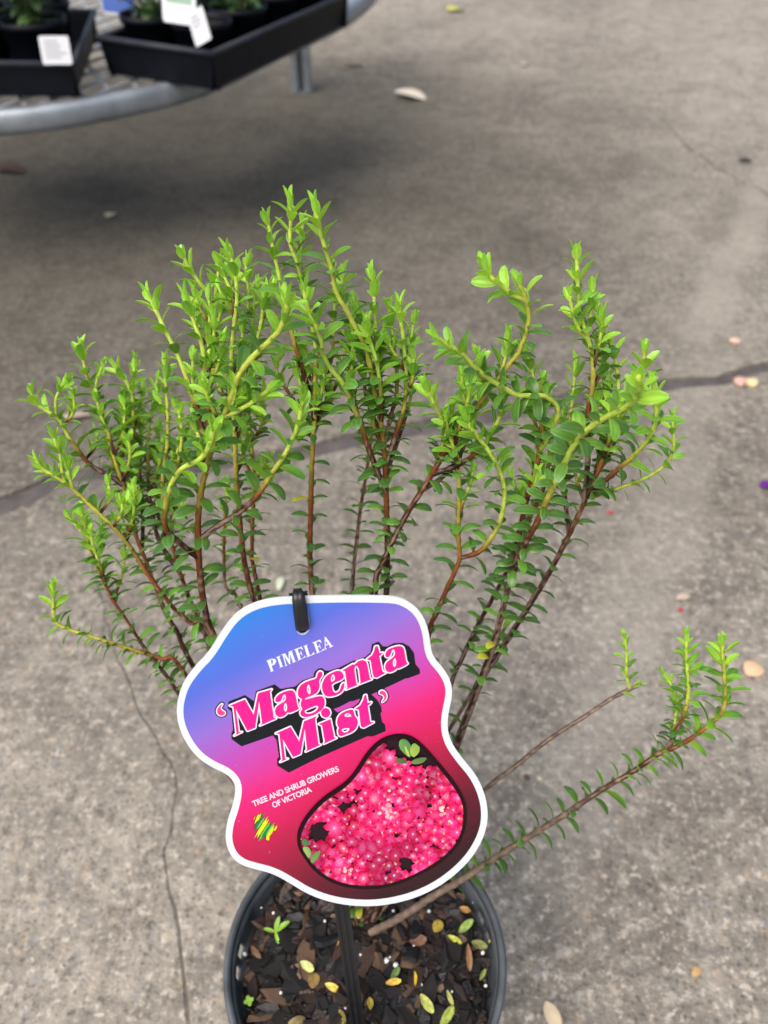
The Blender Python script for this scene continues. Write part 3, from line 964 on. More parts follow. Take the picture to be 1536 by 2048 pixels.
rq = random.Random(77)
byname = {S['n']: S for S in ST}
for pn, lo, hi, cnt in (('S1', 620, 880, 6), ('S2', 620, 940, 7), ('S11', 610, 960, 7), ('S12', 620, 980, 7), ('S16', 680, 820, 3), ('S24', 850, 1060, 3), ('S26', 880, 1000, 2), ('S25', 860, 1000, 2), ('S22', 850, 940, 2), ('S13', 640, 800, 3), ('S17', 640, 800, 2), ('S4', 820, 1010, 3), ('S18', 860, 1080, 4), ('S19', 830, 930, 2), ('S23', 830, 1080, 4),
                        ('S27', 985, 1120, 4), ('S29', 1100, 1230, 3), ('R2', 740, 980, 4), ('R5', 880, 1030, 4), ('R7', 820, 1010, 5), ('R6', 720, 860, 3), ('R11', 860, 1050, 3), ('R13', 950, 1080, 2), ('S9', 740, 840, 2), ('S6', 740, 880, 2), ('S15', 740, 840, 2)):
    pp = byname[pn]['p']
    for _ in range(cnt):
        y0 = rq.uniform(lo, hi)
        x0 = None
        for a, b in zip(pp, pp[1:]):
            if min(a[1], b[1]) <= y0 <= max(a[1], b[1]) and a[1] != b[1]:
                x0 = a[0] + (b[0] - a[0]) * (y0 - a[1]) / (b[1] - a[1])
                break
        if x0 is None: continue
        ln_ = rq.uniform(55, 130)
        sd2_ = rq.choice((-1, 1))
        x1, y1 = x0 + sd2_ * rq.uniform(8, 20), y0 - ln_ * 0.35
        x2, y2 = x0 + sd2_ * rq.uniform(12, 36), y0 - ln_
        stem('%s_f%d' % (pn, len(ST)), [(x2, y2), ((x1 + x2) / 2 + sd2_ * 3, (y1 + y2) / 2), (x1, y1), (x0, y0)], pn, rq.uniform(-0.012, 0.02), (0.9, 0.65), 0.25, L=rq.uniform(7.2, 8.4), nd=6.4)

shrub = empty('flowering_shrub', (0.0, 0.017, SOIL_Z))
tag(shrub, 'leafy green pimelea shrub growing in the dark grey pot', 'shrub')
ORI = Vector(shrub.location)
paths = {}
leaves = []      # (projected size, stem object, matrix, age, shape)
BR0, BR1, BR2, YG, LM = (np.array(s2l(c)) for c in ((46, 23, 23), (62, 31, 23), (116, 66, 30), (160, 156, 62), (166, 186, 76)))
STREAK = np.array(s2l((150, 128, 110)))
rs = random.Random(21)
for S in ST:
    pts = S['p']
    n = len(pts)
    acc = [0.0]
    for a, b in zip(pts, pts[1:]): acc.append(acc[-1] + math.hypot(a[0] - b[0], a[1] - b[1]))
    tot = acc[-1]
    if S['par']:
        pp = paths[S['par']]
        jx, jy = pts[-1]
        best = min(pp, key=lambda q: (q[1] - jx) ** 2 + (q[2] - jy) ** 2)
        dj = best[3]
        p3 = []
        for i, (x, y) in enumerate(pts):
            s = 1 - acc[i] / tot
            p3.append(P(x, y, dj + 0.75 * (lin(y) - lin(jy)) + S['off'] * s ** 0.9))
        p3[-1] = best[0].copy()
    else:
        jit = (rs.gauss(0, 10), rs.gauss(0, 5))
        p3 = []
        for i, (x, y) in enumerate(pts):
            s = 1 - acc[i] / tot
            if i == n - 1 and (x, y) == C0:
                x, y = x + jit[0], y + jit[1]
            p3.append(P(x, y, lin(y) + S['off'] * s ** 0.9 - (0.015 if S['n'] == 'B1' else 0.0)))
    p3 = p3[::-1]                                   # base -> tip
    path = catmull(p3, 0.0022)
    m = len(path)
    info = []
    for q in path:
        rel = q - CAM
        d = rel.dot(FWD)
        info.append((q, 768 + rel.dot(RGT) / d * FPX, 1024 - rel.dot(UPV) / d * FPX, d))
    paths[S['n']] = info
    seg = [0.0]
    for a, b in zip(path, path[1:]): seg.append(seg[-1] + (b - a).length)
    Ltot = seg[-1]
    r0, r1 = S['r'][0] * 0.001 * 0.95, S['r'][1] * 0.001 * 0.78
    # node positions from the tip down
    nodes = []
    t = 0.0012
    gap = 0.0022
    while t < Ltot - 0.003:
        nodes.append(Ltot - t)
        t += gap * rs.uniform(0.85, 1.15)
        gap = min(S['nd'] * (0.00055 if t < 0.06 else 0.00062), gap + 0.0007)
    # tube
    NS = 10
    vs, cs, fs = [], [], []
    ref = None
    frames = []
    nodeset = nodes
    strk = [rs.random() < 0.32 for _ in range(NS)]
    for i, q in enumerate(path):
        tn = (path[min(i + 1, m - 1)] - path[max(i - 1, 0)]).normalized()
        if ref is None: ref = tn.cross(FWD).normalized()
        ref = (ref - tn * ref.dot(tn)).normalized()
        bi = tn.cross(ref)
        frames.append((tn, ref.copy(), bi))
        u = seg[i] / Ltot
        rad = r0 + (r1 - r0) * u ** 0.9
        near = min((abs(seg[i] - z) for z in nodeset), default=1)
        rad *= 1 + 0.20 * math.exp(-(near / 0.0010) ** 2)
        g = S['g']
        if g > 1: col = BR0 * (1.25) if False else (BR0 * 0.6 + np.array(s2l((112, 100, 90))) * 0.4)
        else:
            k = (u - g) / 0.12 if g > 0.02 else 2.0 + u
            if k < -2.4: col = BR0
            elif k < -1: col = BR0 + (BR1 - BR0) * ((k + 2.4) / 1.4)
            elif k < 0: col = BR1 + (BR2 - BR1) * (k + 1)
            elif k < 1: col = BR2 + (YG - BR2) * k
            else: col = YG + (LM - YG) * min(1, (k - 1) / 1.5)
        if S['n'] == 'B1' and u < 0.62: col = col + (np.array(s2l((124, 108, 92))) - col) * min(0.7, (0.62 - u) * 2.2)   # old grey bark
        woody = 1.0 if S['g'] > 1 else max(0, min(1, -(u - S['g']) / 0.2))
        for k in range(NS):
            a = 2 * math.pi * k / NS
            rr = rad * (1 + rs.gauss(0, 0.045))
            vs.append(q + (ref * math.cos(a) + bi * math.sin(a)) * rr - ORI)
            c = col * rs.uniform(0.80, 1.14)
            if strk[k] and rs.random() < 0.75 * woody: c = c * 0.45 + STREAK * 0.55
            if near < 0.0011 and woody > 0.3 and rs.random() < 0.5: c = c * 0.6 + STREAK * 0.4
            cs.append(c)
        if rs.random() < 0.04: strk = [rs.random() < 0.32 for _ in range(NS)]
    for i in range(m - 1):
        for k in range(NS):
            fs.append((i * NS + k, i * NS + (k + 1) % NS, (i + 1) * NS + (k + 1) % NS, (i + 1) * NS + k))
    fs.append(tuple((m - 1) * NS + k for k in range(NS)))
    so_ = obj('stem', mesh('stem', vs, fs, M['stem'], cs, smooth=True), shrub)
    # leaves in crossed pairs
    ph = rs.uniform(-0.2, 0.2)
    for ni, pos in enumerate(nodes):
        u = pos / Ltot
        dist = Ltot - pos
        if u < S['bare']: continue
        i = min(m - 1, int(u * (m - 1) + 0.5))
        q, qx, qy, qd = info[i]
        if 365 < qx < 965 and qy > 1330 and qd > 0.30 and not S['n'].startswith('B'): 
            if rs.random() < 0.8: continue             # behind the tag, near the crown: mostly bare wood
        if S['n'] == 'B1' and qx < 900: continue
        if u < S['g'] - 0.25 and rs.random() < 0.14: continue
        tn, rf, bi = frames[i]
        rad = r0 + (r1 - r0) * u
        for side in (0, 1):
            if dist > 0.05 and rs.random() < 0.09: continue
            az = ph + ni * math.pi / 2 + side * math.pi + rs.gauss(0, 0.26)
            out = rf * math.cos(az) + bi * math.sin(az)
            if dist > 0.03 and out.dot(FWD) < -0.45 and rs.random() < 0.36: continue      # many have dropped on the open side
            yk = S['young']
            if dist < 0.0022: age, sh, el, ls = 4, 3, rs.uniform(1.2, 1.42), 0.66 + 0.08 * rs.random()
            elif dist < 0.005: age, sh, el, ls = 4, 3, rs.uniform(0.95, 1.2), 0.74
            elif dist < 0.0095: age, sh, el, ls = 4, rs.choice((3, 1)), rs.uniform(0.7, 1.0), 0.84
            elif dist < 0.015: age, sh, el, ls = rs.choice((3, 4)), rs.choice((1, 3)), rs.uniform(0.6, 0.9), 0.98
            elif dist < 0.024 * yk: age, sh, el, ls = rs.choice((3, 3, 2)), rs.choice((0, 1)), rs.uniform(0.4, 0.8), 1.0
            elif dist < 0.045 * yk: age, sh, el, ls = rs.choice((2, 2, 3, 1)), rs.choice((0, 1, 2)), rs.uniform(0.3, 0.7), 1.0
            elif dist < 0.10: age, sh, el, ls = rs.choice((1, 1, 2, 1)), rs.choice((0, 2, 0)), rs.uniform(0.2, 0.6), 1.0
            else: age, sh, el, ls = rs.choice((0, 1, 1, 1, 2)), rs.choice((0, 2)), rs.uniform(0.1, 0.55), 0.98
            if dist > 0.12 and rs.random() < 0.03: age = 5
            ln = S['L'] * 0.00108 * ls * rs.uniform(0.74, 1.16)
            if dist > 0.16: ln *= 0.94
            X = (out * math.cos(el) + tn * math.sin(el)).normalized()
            Z = (tn * math.cos(el) - out * math.sin(el)).normalized()
            Y = Z.cross(X).normalized()
            wup = max(0.0, 0.85 - tn.z)
            if wup > 0:                                   # on leaning wood the blades turn towards the sky
                Zu = Z + Vector((0, 0, 1.5 * wup))
                Zu = Zu - X * Zu.dot(X)
                if Zu.length > 0.15:
                    Z = Zu.normalized()
                    Y = Z.cross(X).normalized()
            rl = Matrix.Rotation(rs.gauss(0, 0.26), 3, X)
            Y, Z = rl @ Y, rl @ Z
            org = q + out * rad * 0.7 - ORI
            mt = Matrix(((X.x * ln, Y.x * ln, Z.x * ln, org.x), (X.y * ln, Y.y * ln, Z.y * ln, org.y), (X.z * ln, Y.z * ln, Z.z * ln, org.z), (0, 0, 0, 1)))
            vis = 1.0
            if not (20 < qx < 1516 and 20 < qy < 2028): vis = 0.1
            if 380 < qx < 950 and 1230 < qy < 1790 and qd > 0.3: vis = 0.02
            leaves.append((ln / qd * vis * rs.uniform(0.85, 1.15), so_, mt, age, sh))
leaves.sort(key=lambda t: -t[0])
for _, so_, mt, a, s in leaves[:300]:
    obj('leaf', LEAF_ME[a, s], so_, mt)
lb = MB()
for _, so_, mt, a, s in leaves[300:]:
    k = rs.uniform(0.85, 1.15)
    lb.add([mt @ Vector(p) for p in LEAF[a, s][0]], LEAF[a, s][1], [c * k for c in LEAF[a, s][2]])
tag(lb.build('smaller_leaves', M['leaf'], shrub, smooth=True), kind='stuff')
print('leaves', len(leaves), 'stems', len(ST))

# ------------------------------------------------------------------ plant tag on its stake
TOP = P(597, 1192, 0.300)
FOOT = G(726, 2120, SOIL_Z - 0.004)
AX = (TOP - FOOT).normalized()
NRM = (CAM - TOP)
NRM = (NRM - AX * NRM.dot(AX)).normalized()
TX = AX.cross(NRM).normalized()
TORG = FOOT.copy()


def tp(px, py, h=0.0):
    """point on the tag's front face (h metres proud) seen at a pixel"""
    r = FWD + RGT * ((px - 768) / FPX) - UPV * ((py - 1024) / FPX)
    t = (TOP - CAM).dot(NRM) / r.dot(NRM)
    return CAM + r * t + NRM * h


def fill2d(loops):
    cu = bpy.data.curves.new('tmp', 'CURVE')
    cu.dimensions = '2D'
    cu.fill_mode = 'FRONT'
    for lp in loops:
        sp = cu.splines.new('POLY')
        sp.points.add(len(lp) - 1)
        for q, (x, y) in zip(sp.points, lp): q.co = (x, y, 0, 1)
        sp.use_cyclic_u = True
    return curve_mesh(cu)


def curve_mesh(cu):
    o = bpy.data.objects.new('tmp', cu)
    COL.objects.link(o)
    dg = bpy.context.evaluated_depsgraph_get()
    dg.update()
    me = bpy.data.meshes.new_from_object(o.evaluated_get(dg))
    vs = [(q.co.x, q.co.y) for q in me.vertices]
    fs = [tuple(p.vertices) for p in me.polygons]
    bpy.data.objects.remove(o)
    bpy.data.meshes.remove(me)
    return vs, fs


def chaikin(lp, n=2):
    for _ in range(n):
        out = []
        for i in range(len(lp)):
            a, b = lp[i], lp[(i + 1) % len(lp)]
            out += [(a[0] * .75 + b[0] * .25, a[1] * .75 + b[1] * .25), (a[0] * .25 + b[0] * .75, a[1] * .25 + b[1] * .75)]
        lp = out
    return lp


def zc(lp, ox, oy, sc): return [(ox + x / sc, oy + y / sc) for x, y in lp]


def inset(lp, d):
    n = len(lp)
    ar = sum(lp[i][0] * lp[(i + 1) % n][1] - lp[(i + 1) % n][0] * lp[i][1] for i in range(n))
    sg = 1 if ar > 0 else -1
    out = []
    for i in range(n):
        a, p, b = lp[i - 1], lp[i], lp[(i + 1) % n]
        dx, dy = b[0] - a[0], b[1] - a[1]
        l = math.hypot(dx, dy) or 1
        out.append((p[0] - sg * dy / l * d, p[1] + sg * dx / l * d))
    return out


def ring(lp, w, h, mb, col):
    """stroke of half width w along a closed outline"""
    n = len(lp)
    k = 0
    for i in range(n):
        a, b = lp[i], lp[(i + 1) % n]
        dx, dy = b[0] - a[0], b[1] - a[1]
        l = math.hypot(dx, dy)
        if l < 1e-6: continue
        nx, ny = -dy / l * w, dx / l * w
        hh = h + (i % 7) * 1.5e-6
        mb.add([tp(a[0] + nx, a[1] + ny, hh), tp(b[0] + nx, b[1] + ny, hh), tp(b[0] - nx, b[1] - ny, hh), tp(a[0] - nx, a[1] - ny, hh)], [(0, 1, 2, 3)], col)
        hh = h + 12e-6 + (i % 5) * 1.5e-6
        mb.add([tp(a[0] + w * math.cos(t * math.pi / 4), a[1] + w * math.sin(t * math.pi / 4), hh) for t in range(8)], [tuple(range(8))], col)


def flat(loops, h, mb, col):
    vs, fs = fill2d(loops)
    mb.add([tp(x, y, h) for x, y in vs], fs, col)


plant_tag = empty('plant_tag', TORG)
tag(plant_tag, 'cloud shaped pink and blue picture tag hooked on a black stake', 'plant tag')
OUT = chaikin(zc([(30, 620), (35, 560), (60, 480), (120, 400), (180, 340), (240, 240), (300, 160), (380, 110), (480, 85), (600, 78), (800, 73), (1020, 75), (1080, 85), (1140, 120), (1180, 170), (1205, 240),
          (1215, 330), (1235, 370), (1280, 420), (1310, 480), (1314, 540), (1295, 620), (1290, 690), (1310, 760), (1360, 830), (1420, 900), (1460, 980), (1479, 1060), (1477, 1140), (1450, 1220),
          (1400, 1300), (1330, 1370), (1240, 1435), (1130, 1485), (1000, 1515), (880, 1520), (750, 1502), (640, 1462), (560, 1412), (480, 1367), (400, 1347), (330, 1327), (280, 1282), (256, 1210),
          (265, 1130), (290, 1060), (305, 990), (300, 940), (260, 900), (190, 870), (120, 820), (70, 750), (40, 680)], 340, 1160, 2.327), 2)
INN = inset(OUT, 13.2)
SLOT = [(587 + 0, 1212), (612, 1209), (619.5, 1254), (615, 1264), (606, 1269), (597, 1266), (591.5, 1257)]
SLOT = chaikin(SLOT, 1)
TH = 0.0008
v2, f2 = fill2d([OUT, SLOT])
nv = len(v2)
vs = [tp(x, y, 0) - TORG for x, y in v2] + [tp(x, y, 0) - NRM * TH - TORG for x, y in v2]
edge = {}
for fc in f2:
    for i in range(len(fc)):
        e = (fc[i], fc[(i + 1) % len(fc)])
        edge[e] = edge.get(e, 0) + 1
fs = list(f2) + [tuple(i + nv for i in fc[::-1]) for fc in f2]
for (a, b) in edge:
    if (b, a) not in edge: fs.append((b, a, a + nv, b + nv))
obj('tag_card', mesh('tag_card', vs, fs, M['tag_white']), plant_tag)
v2, f2 = fill2d([INN, inset(SLOT, -1.3)])
obj('gradient_print', mesh('gradient_print', [tp(x, y, 0.00004) - TORG for x, y in v2], f2, M['tag_print'], uvs=[(x / 1000, y / 1000) for x, y in v2]), plant_tag)

PK = lambda c: tuple(k * 0.80 for k in s2l(c))
# --- lettering
A1 = (420, 1360, 8.533)
A2 = (540, 1320, 8.533)
A3 = (680, 1270, 8.533)
A4 = (540, 1420, 8.533)
A5 = (650, 1370, 10.24)
GL = []    # (loops, smooth)
GL.append(([zc([(335, 432), (595, 325), (745, 588), (820, 220), (1055, 152), (1022, 195), (1088, 640), (1128, 652), (850, 772), (887, 735), (838, 355), (770, 812), (637, 862), (440, 490), (492, 885), (548, 880), (410, 945), (452, 905), (400, 450)], *A1)], 0))
GL.append(([zc([(88, 690), (92, 650), (140, 585), (240, 532), (370, 503), (425, 545), (448, 650), (475, 805), (512, 822), (330, 907), (305, 880), (250, 950), (160, 978), (95, 930), (80, 860), (110, 785), (175, 742), (262, 690), (272, 630), (262, 588), (240, 578), (212, 620), (200, 680), (150, 715), (110, 715)], *A2),
            zc([(265, 720), (288, 760), (294, 830), (272, 882), (242, 862), (232, 795), (246, 740)], *A2)], 1))
GL.append(([zc([(472, 590), (475, 490), (550, 395), (680, 340), (800, 310), (806, 230), (850, 182), (900, 208), (890, 270), (832, 340), (850, 440), (828, 520), (770, 580), (590, 650), (598, 674), (870, 596), (928, 650), (938, 760), (882, 852), (745, 942), (590, 978), (525, 942), (512, 880), (558, 830), (528, 790), (518, 725), (552, 662), (500, 640)], *A2),
            zc([(655, 402), (685, 460), (694, 560), (665, 585), (630, 530), (632, 440)], *A2), zc([(585, 862), (640, 830), (800, 766), (830, 795), (785, 870), (670, 918), (600, 905)], *A2)], 1))
GL.append(([zc([(885, 480), (890, 380), (950, 270), (1080, 195), (1190, 168), (1248, 220), (1266, 318), (1050, 400), (1060, 480), (1088, 548), (1140, 552), (1195, 510), (1215, 420), (1268, 372), (1268, 450), (1232, 540), (1130, 602), (980, 628), (912, 575)], *A2),
            zc([(1038, 374), (1112, 338), (1098, 252), (1066, 238), (1040, 290)], *A2)], 1))
GL.append(([zc([(35, 598), (220, 490), (240, 505), (300, 445), (390, 418), (448, 450), (472, 540), (510, 735), (545, 748), (330, 832), (348, 795), (322, 580), (290, 520), (255, 535), (245, 590), (278, 820), (298, 850), (95, 928), (125, 895), (85, 612)], *A3)], 0))
GL.append(([zc([(455, 410), (545, 340), (580, 270), (600, 190), (645, 185), (675, 305), (735, 295), (690, 345), (668, 352), (720, 600), (740, 628), (782, 640), (630, 722), (578, 715), (558, 660), (520, 430)], *A3)], 0))
GL.append(([zc([(762, 340), (800, 250), (900, 203), (1020, 176), (1082, 205), (1102, 290), (1128, 465), (1172, 482), (1000, 572), (975, 555), (930, 607), (840, 638), (780, 605), (762, 520), (800, 448), (870, 400), (930, 350), (938, 290), (918, 238), (885, 250), (868, 320), (840, 368), (795, 378)], *A3),
            zc([(940, 378), (958, 440), (952, 520), (926, 547), (898, 500), (903, 430)], *A3)], 1))
GL.append(([zc([(95, 395), (350, 282), (498, 530), (578, 185), (805, 97), (768, 145), (828, 580), (868, 588), (605, 705), (630, 665), (592, 315), (522, 745), (392, 798), (215, 490), (258, 830), (308, 824), (172, 882), (210, 845), (158, 400)], *A4)], 0))
GL.append(([zc([(830, 235), (1030, 148), (1098, 462), (1138, 470), (915, 572), (935, 535), (885, 255)], *A4)], 0))
GL.append(([[(651.3 + 9.2 * math.cos(t * math.pi / 10), 1424.9 + 9.6 * math.sin(t * math.pi / 10)) for t in range(20)]], 0))
GL.append(([zc([(243, 760), (260, 650), (340, 563), (470, 508), (580, 486), (605, 625), (658, 680), (676, 770), (642, 880), (560, 957), (420, 1012), (284, 1058), (256, 905), (292, 880), (255, 822)], *A5),
            zc([(382, 642), (418, 580), (475, 566), (530, 606), (545, 648)], *A5), zc([(322, 890), (505, 868), (492, 922), (430, 968), (365, 962)], *A5)], 1))
GL.append(([zc([(620, 480), (720, 410), (780, 300), (805, 205), (845, 200), (870, 360), (950, 345), (920, 385), (875, 420), (925, 750), (1000, 755), (800, 865), (745, 855), (725, 800), (690, 500)], *A5)], 0))
QU = [zc([(205, 400), (150, 450), (115, 520), (135, 580), (190, 605), (245, 590), (260, 550), (235, 530), (200, 510), (180, 480), (190, 440), (215, 410)], *A1),
      zc([(1190, 110), (1240, 150), (1265, 220), (1245, 290), (1175, 350), (1165, 340), (1215, 270), (1205, 210), (1160, 185), (1115, 175), (1110, 135), (1150, 108)], *A5)]
BLACK = [(457, 1403), (490, 1390), (508, 1402), (512, 1382), (549, 1368.5), (561, 1377.4), (590.4, 1372.7), (604.5, 1361), (626.7, 1353.4), (629, 1343.4), (637.3, 1336.4), (644.3, 1335.8), (650, 1341), (657, 1341),
         (678.3, 1335.2), (704, 1322.3), (730.4, 1314), (741, 1305), (743.9, 1288), (757.3, 1283), (765.5, 1292.3), (773.8, 1292.9), (787.8, 1286.4), (804.2, 1285.2), (818.3, 1292.3), (827.7, 1305.2),
         (831.2, 1328.6), (839.4, 1338), (840, 1347.3), (817, 1356), (811, 1356.7), (769, 1376.6), (743, 1388.5), (754, 1399), (762, 1412), (764, 1423), (761, 1426), (764, 1443), (770, 1449), (771.6, 1462),
         (745, 1473), (735, 1472), (640, 1514), (577.5, 1545), (554.6, 1530.7), (554, 1517), (558, 1514), (553, 1480), (546, 1470.5), (483, 1492.6), (463, 1477.7), (463, 1466), (466, 1460), (463, 1423), (455, 1416)]
SLIV = [(667, 1418), (679, 1413.5), (701, 1402), (704, 1402.5), (720, 1397), (717, 1405), (707, 1413), (690, 1418), (675, 1425)]
dark = (0.008, 0.011, 0.014)
kb = MB()
flat([BLACK, SLIV], 0.00008, kb, dark)
for lp in QU: ring(chaikin(lp, 2), 4.6, 0.00008, kb, (0.010, 0.004, 0.016))
kb.build('lettering_shadow', M['print'], plant_tag, origin=TORG)
white = PK((250, 238, 250))
pink = PK((255, 36, 146))
kw, kp = MB(), MB()
for lps, sm in GL:
    lps = [chaikin(l, 2) if sm else l for l in lps]
    for l in lps: ring(l, 2.7, 0.00016, kw, white)
    flat(lps, 0.00022, kp, pink)
for lp in QU:
    lp = chaikin(lp, 2)
    ring(lp, 2.4, 0.00016, kw, white)
    flat([lp], 0.00022, kp, PK((240, 70, 150)))
kw.build('lettering_outline', M['print'], plant_tag, origin=TORG)
kp.build('magenta_lettering', M['print'], plant_tag, origin=TORG)
# PIMELEA and the growers' line
A6 = (520, 1260, 8.533)
E_ = [(570, 335), (710, 280), (735, 330), (725, 335), (690, 310), (645, 325), (665, 400), (695, 385), (690, 360), (700, 355), (725, 430), (715, 432), (700, 400), (672, 415), (695, 490), (745, 465), (765, 430), (777, 460), (640, 525), (655, 500), (600, 345)]
PIM = [[[(105, 525), (200, 485), (255, 490), (277, 530), (257, 580), (200, 610), (225, 690), (248, 690), (168, 717), (185, 695), (125, 535)], [(183, 507), (213, 502), (222, 550), (203, 588)]],
       [[(265, 465), (350, 432), (335, 460), (385, 610), (407, 612), (328, 650), (345, 625), (290, 470)]],
       [[(356, 420), (430, 392), (490, 505), (488, 370), (557, 343), (545, 365), (600, 525), (622, 530), (545, 566), (560, 545), (512, 410), (518, 580), (500, 584), (412, 440), (452, 592), (477, 597), (418, 622), (435, 600), (385, 430)]],
       [E_], [[(733, 275), (810, 243), (800, 270), (850, 430), (890, 410), (915, 370), (932, 410), (788, 467), (805, 445), (755, 282)]],
       [[(x + 315, y - 120) for x, y in E_]],
       [[(1103, 113), (1125, 118), (1230, 265), (1262, 265), (1178, 307), (1195, 285), (1170, 245), (1119, 267), (1121, 312), (1147, 318), (1088, 343), (1107, 320)], [(1119, 180), (1160, 232), (1118, 250)]]]
kt = MB()
for g in PIM: flat([zc(l, *A6) for l in g], 0.00010, kt, PK((232, 240, 255)))

kt.build('genus_lettering', M['print'], plant_tag, origin=TORG)
kt = MB()


def textline(s, o, bx, up, mb, col, h):
    cu = bpy.data.curves.new('tmp', 'FONT')
    cu.body = s
    cu.size = 1
    cu.offset = 0.030
    cu.space_character = 0.97
    cu.fill_mode = 'FRONT'
    cu.dimensions = '2D'
    vs, fs = curve_mesh(cu)
    x0, x1 = min(v[0] for v in vs), max(v[0] for v in vs)
    y0, y1 = min(v[1] for v in vs), max(v[1] for v in vs)
    mb.add([tp(o[0] + bx[0] * (x - x0) / (x1 - x0) + up[0] * (y - y0) / (y1 - y0), o[1] + bx[1] * (x - x0) / (x1 - x0) + up[1] * (y - y0) / (y1 - y0), h) for x, y in vs], fs, col)


textline('TREE AND SHRUB GROWERS', (507.5, 1613.5), (171.5, -71.5), (-4.6, -11.0), kt, PK((252, 222, 240)), 0.00010)
textline('OF VICTORIA', (547, 1616), (77.5, -33), (-4.6, -11.0), kt, PK((252, 222, 240)), 0.00010)
kt.build('growers_lettering', M['print'], plant_tag, origin=TORG)

# the growers' green and gold emblem: ragged parallel strokes
ke = MB()
A8 = (490, 1600, 17.07)
strokes = [((350, 545), (290, 690), 26, 0), ((470, 470), (330, 830), 60, 0), ((545, 455), (385, 745), 70, 0), ((690, 385), (285, 1020), 62, 1), ((600, 560), (340, 1010), 80, 1), ((665, 590), (390, 1020), 60, 2),
           ((800, 530), (310, 1310), 60, 3), ((745, 660), (410, 1300), 90, 3), ((820, 640), (470, 1180), 70, 3), ((860, 730), (460, 1410), 84, 2), ((920, 770), (530, 1370), 100, 1), ((905, 850), (580, 1320), 70, 1),
           ((1005, 755), (690, 1270), 70, 2), ((1005, 850), (740, 1250), 60, 3), ((980, 950), (860, 1200), 50, 0), ((1095, 855), (990, 1060), 60, 0), ((860, 1100), (715, 1370), 90, 0), ((800, 1230), (790, 1390), 70, 0)]
ecol = [PK((250, 226, 40)), PK((6, 140, 84)), PK((130, 205, 70)), PK((222, 240, 50))]
for i, (a, b, wd, c) in enumerate(strokes):
    for grow, h, cc in ((16, 0.00007, (0.03, 0.008, 0.012)), (0, 0.00009 + i * 2e-6, ecol[c])):
        dx, dy = b[0] - a[0], b[1] - a[1]
        l = math.hypot(dx, dy)
        ux, uy = dx / l, dy / l
        nx, ny = -uy, ux
        w2 = wd / 2 + grow
        q = [(a[0] - ux * grow, a[1] - uy * grow), (a[0] + ux * l * .3 + nx * w2, a[1] + uy * l * .3 + ny * w2), (b[0] - ux * l * .28 + nx * w2, b[1] - uy * l * .28 + ny * w2), (b[0] + ux * grow, b[1] + uy * grow),
             (b[0] - ux * l * .3 - nx * w2, b[1] - uy * l * .3 - ny * w2), (a[0] + ux * l * .26 - nx * w2, a[1] + uy * l * .26 - ny * w2)]
        if grow: q = [(x - 10, y + 8) for x, y in q]
        ke.add([tp(490 + x / 17.07, 1600 + y / 17.07, h + i * 1e-6) for x, y in q], [tuple(range(6))], cc)
ke.build('growers_emblem', M['print'], plant_tag, origin=TORG)

# the printed flower picture: flat print
PIC = chaikin(zc([(122, 860), (135, 790), (190, 690), (300, 570), (420, 490), (500, 430), (560, 350), (620, 250), (690, 170), (770, 115), (870, 95), (960, 110), (1040, 170), (1130, 270), (1230, 390), (1310, 500), (1357, 600),
                  (1364, 700), (1345, 820), (1290, 920), (1230, 985), (1150, 1050), (1020, 1122), (880, 1188), (720, 1222), (600, 1226), (450, 1206), (330, 1155), (240, 1085), (170, 990), (130, 920)], 560, 1440, 3.657), 2)
PIN = inset(PIC, 6.6)


def inside(lp, x, y):
    c = False
    n = len(lp)
    for i in range(n):
        x1, y1 = lp[i]
        x2, y2 = lp[(i + 1) % n]
        if (y1 > y) != (y2 > y) and x < (x2 - x1) * (y - y1) / (y2 - y1) + x1: c = not c
    return c


CLIP = inset(PIC, 4.0)


def clipped(pts, c0):
    out = []
    for (x, y) in pts:
        if not inside(CLIP, x, y):
            lo, hi = 0.0, 1.0
            for _ in range(7):
                md = (lo + hi) / 2
                if inside(CLIP, c0[0] + (x - c0[0]) * md, c0[1] + (y - c0[1]) * md): lo = md
                else: hi = md
            x, y = c0[0] + (x - c0[0]) * lo, c0[1] + (y - c0[1]) * lo
        out.append((x, y))
    return out


kf = MB()
flat([PIC], 0.00006, kf, (0.018, 0.006, 0.012))
rf_ = random.Random(4)
hh = 0.00009
Z2 = lambda x, y: (560 + x / 3.657, 1440 + y / 3.657)
DARKS = [(Z2(290, 810), 22), (Z2(250, 850), 14), (Z2(930, 1060), 14), (Z2(880, 1040), 10), (Z2(790, 160), 20), (Z2(1080, 300), 18), (Z2(900, 200), 30), (Z2(1130, 920), 12), (Z2(470, 640), 9), (Z2(1010, 260), 26)]
# underlying reds
for _ in range(900):
    x, y = rf_.uniform(590, 935), rf_.uniform(1465, 1775)
    if not inside(CLIP, x, y): continue
    if any(math.hypot(x - a[0], y - a[1]) < r for a, r in DARKS): continue
    r = rf_.uniform(6, 13)
    a0 = rf_.uniform(0, 6.28)
    q = clipped([(x + r * rf_.uniform(.5, 1) * math.cos(a0 + t), y + r * rf_.uniform(.5, 1) * math.sin(a0 + t)) for t in (0, 1.05, 2.1, 3.14, 4.2, 5.24)], (x, y))
    kf.add([tp(*p, hh) for p in q], [tuple(range(6))], PK(rf_.choice(((220, 20, 76), (200, 18, 66), (236, 34, 104), (176, 16, 56), (240, 46, 118)))))
    hh += 0.6e-6
# flowers: four or five pointed petals with a white eye and yellow anthers
HEADS = [((772, 1622), 84), ((690, 1735), 62), ((882, 1655), 66), ((716, 1560), 52), ((845, 1742), 58), ((650, 1640), 52), ((800, 1540), 62), ((905, 1590), 48)]


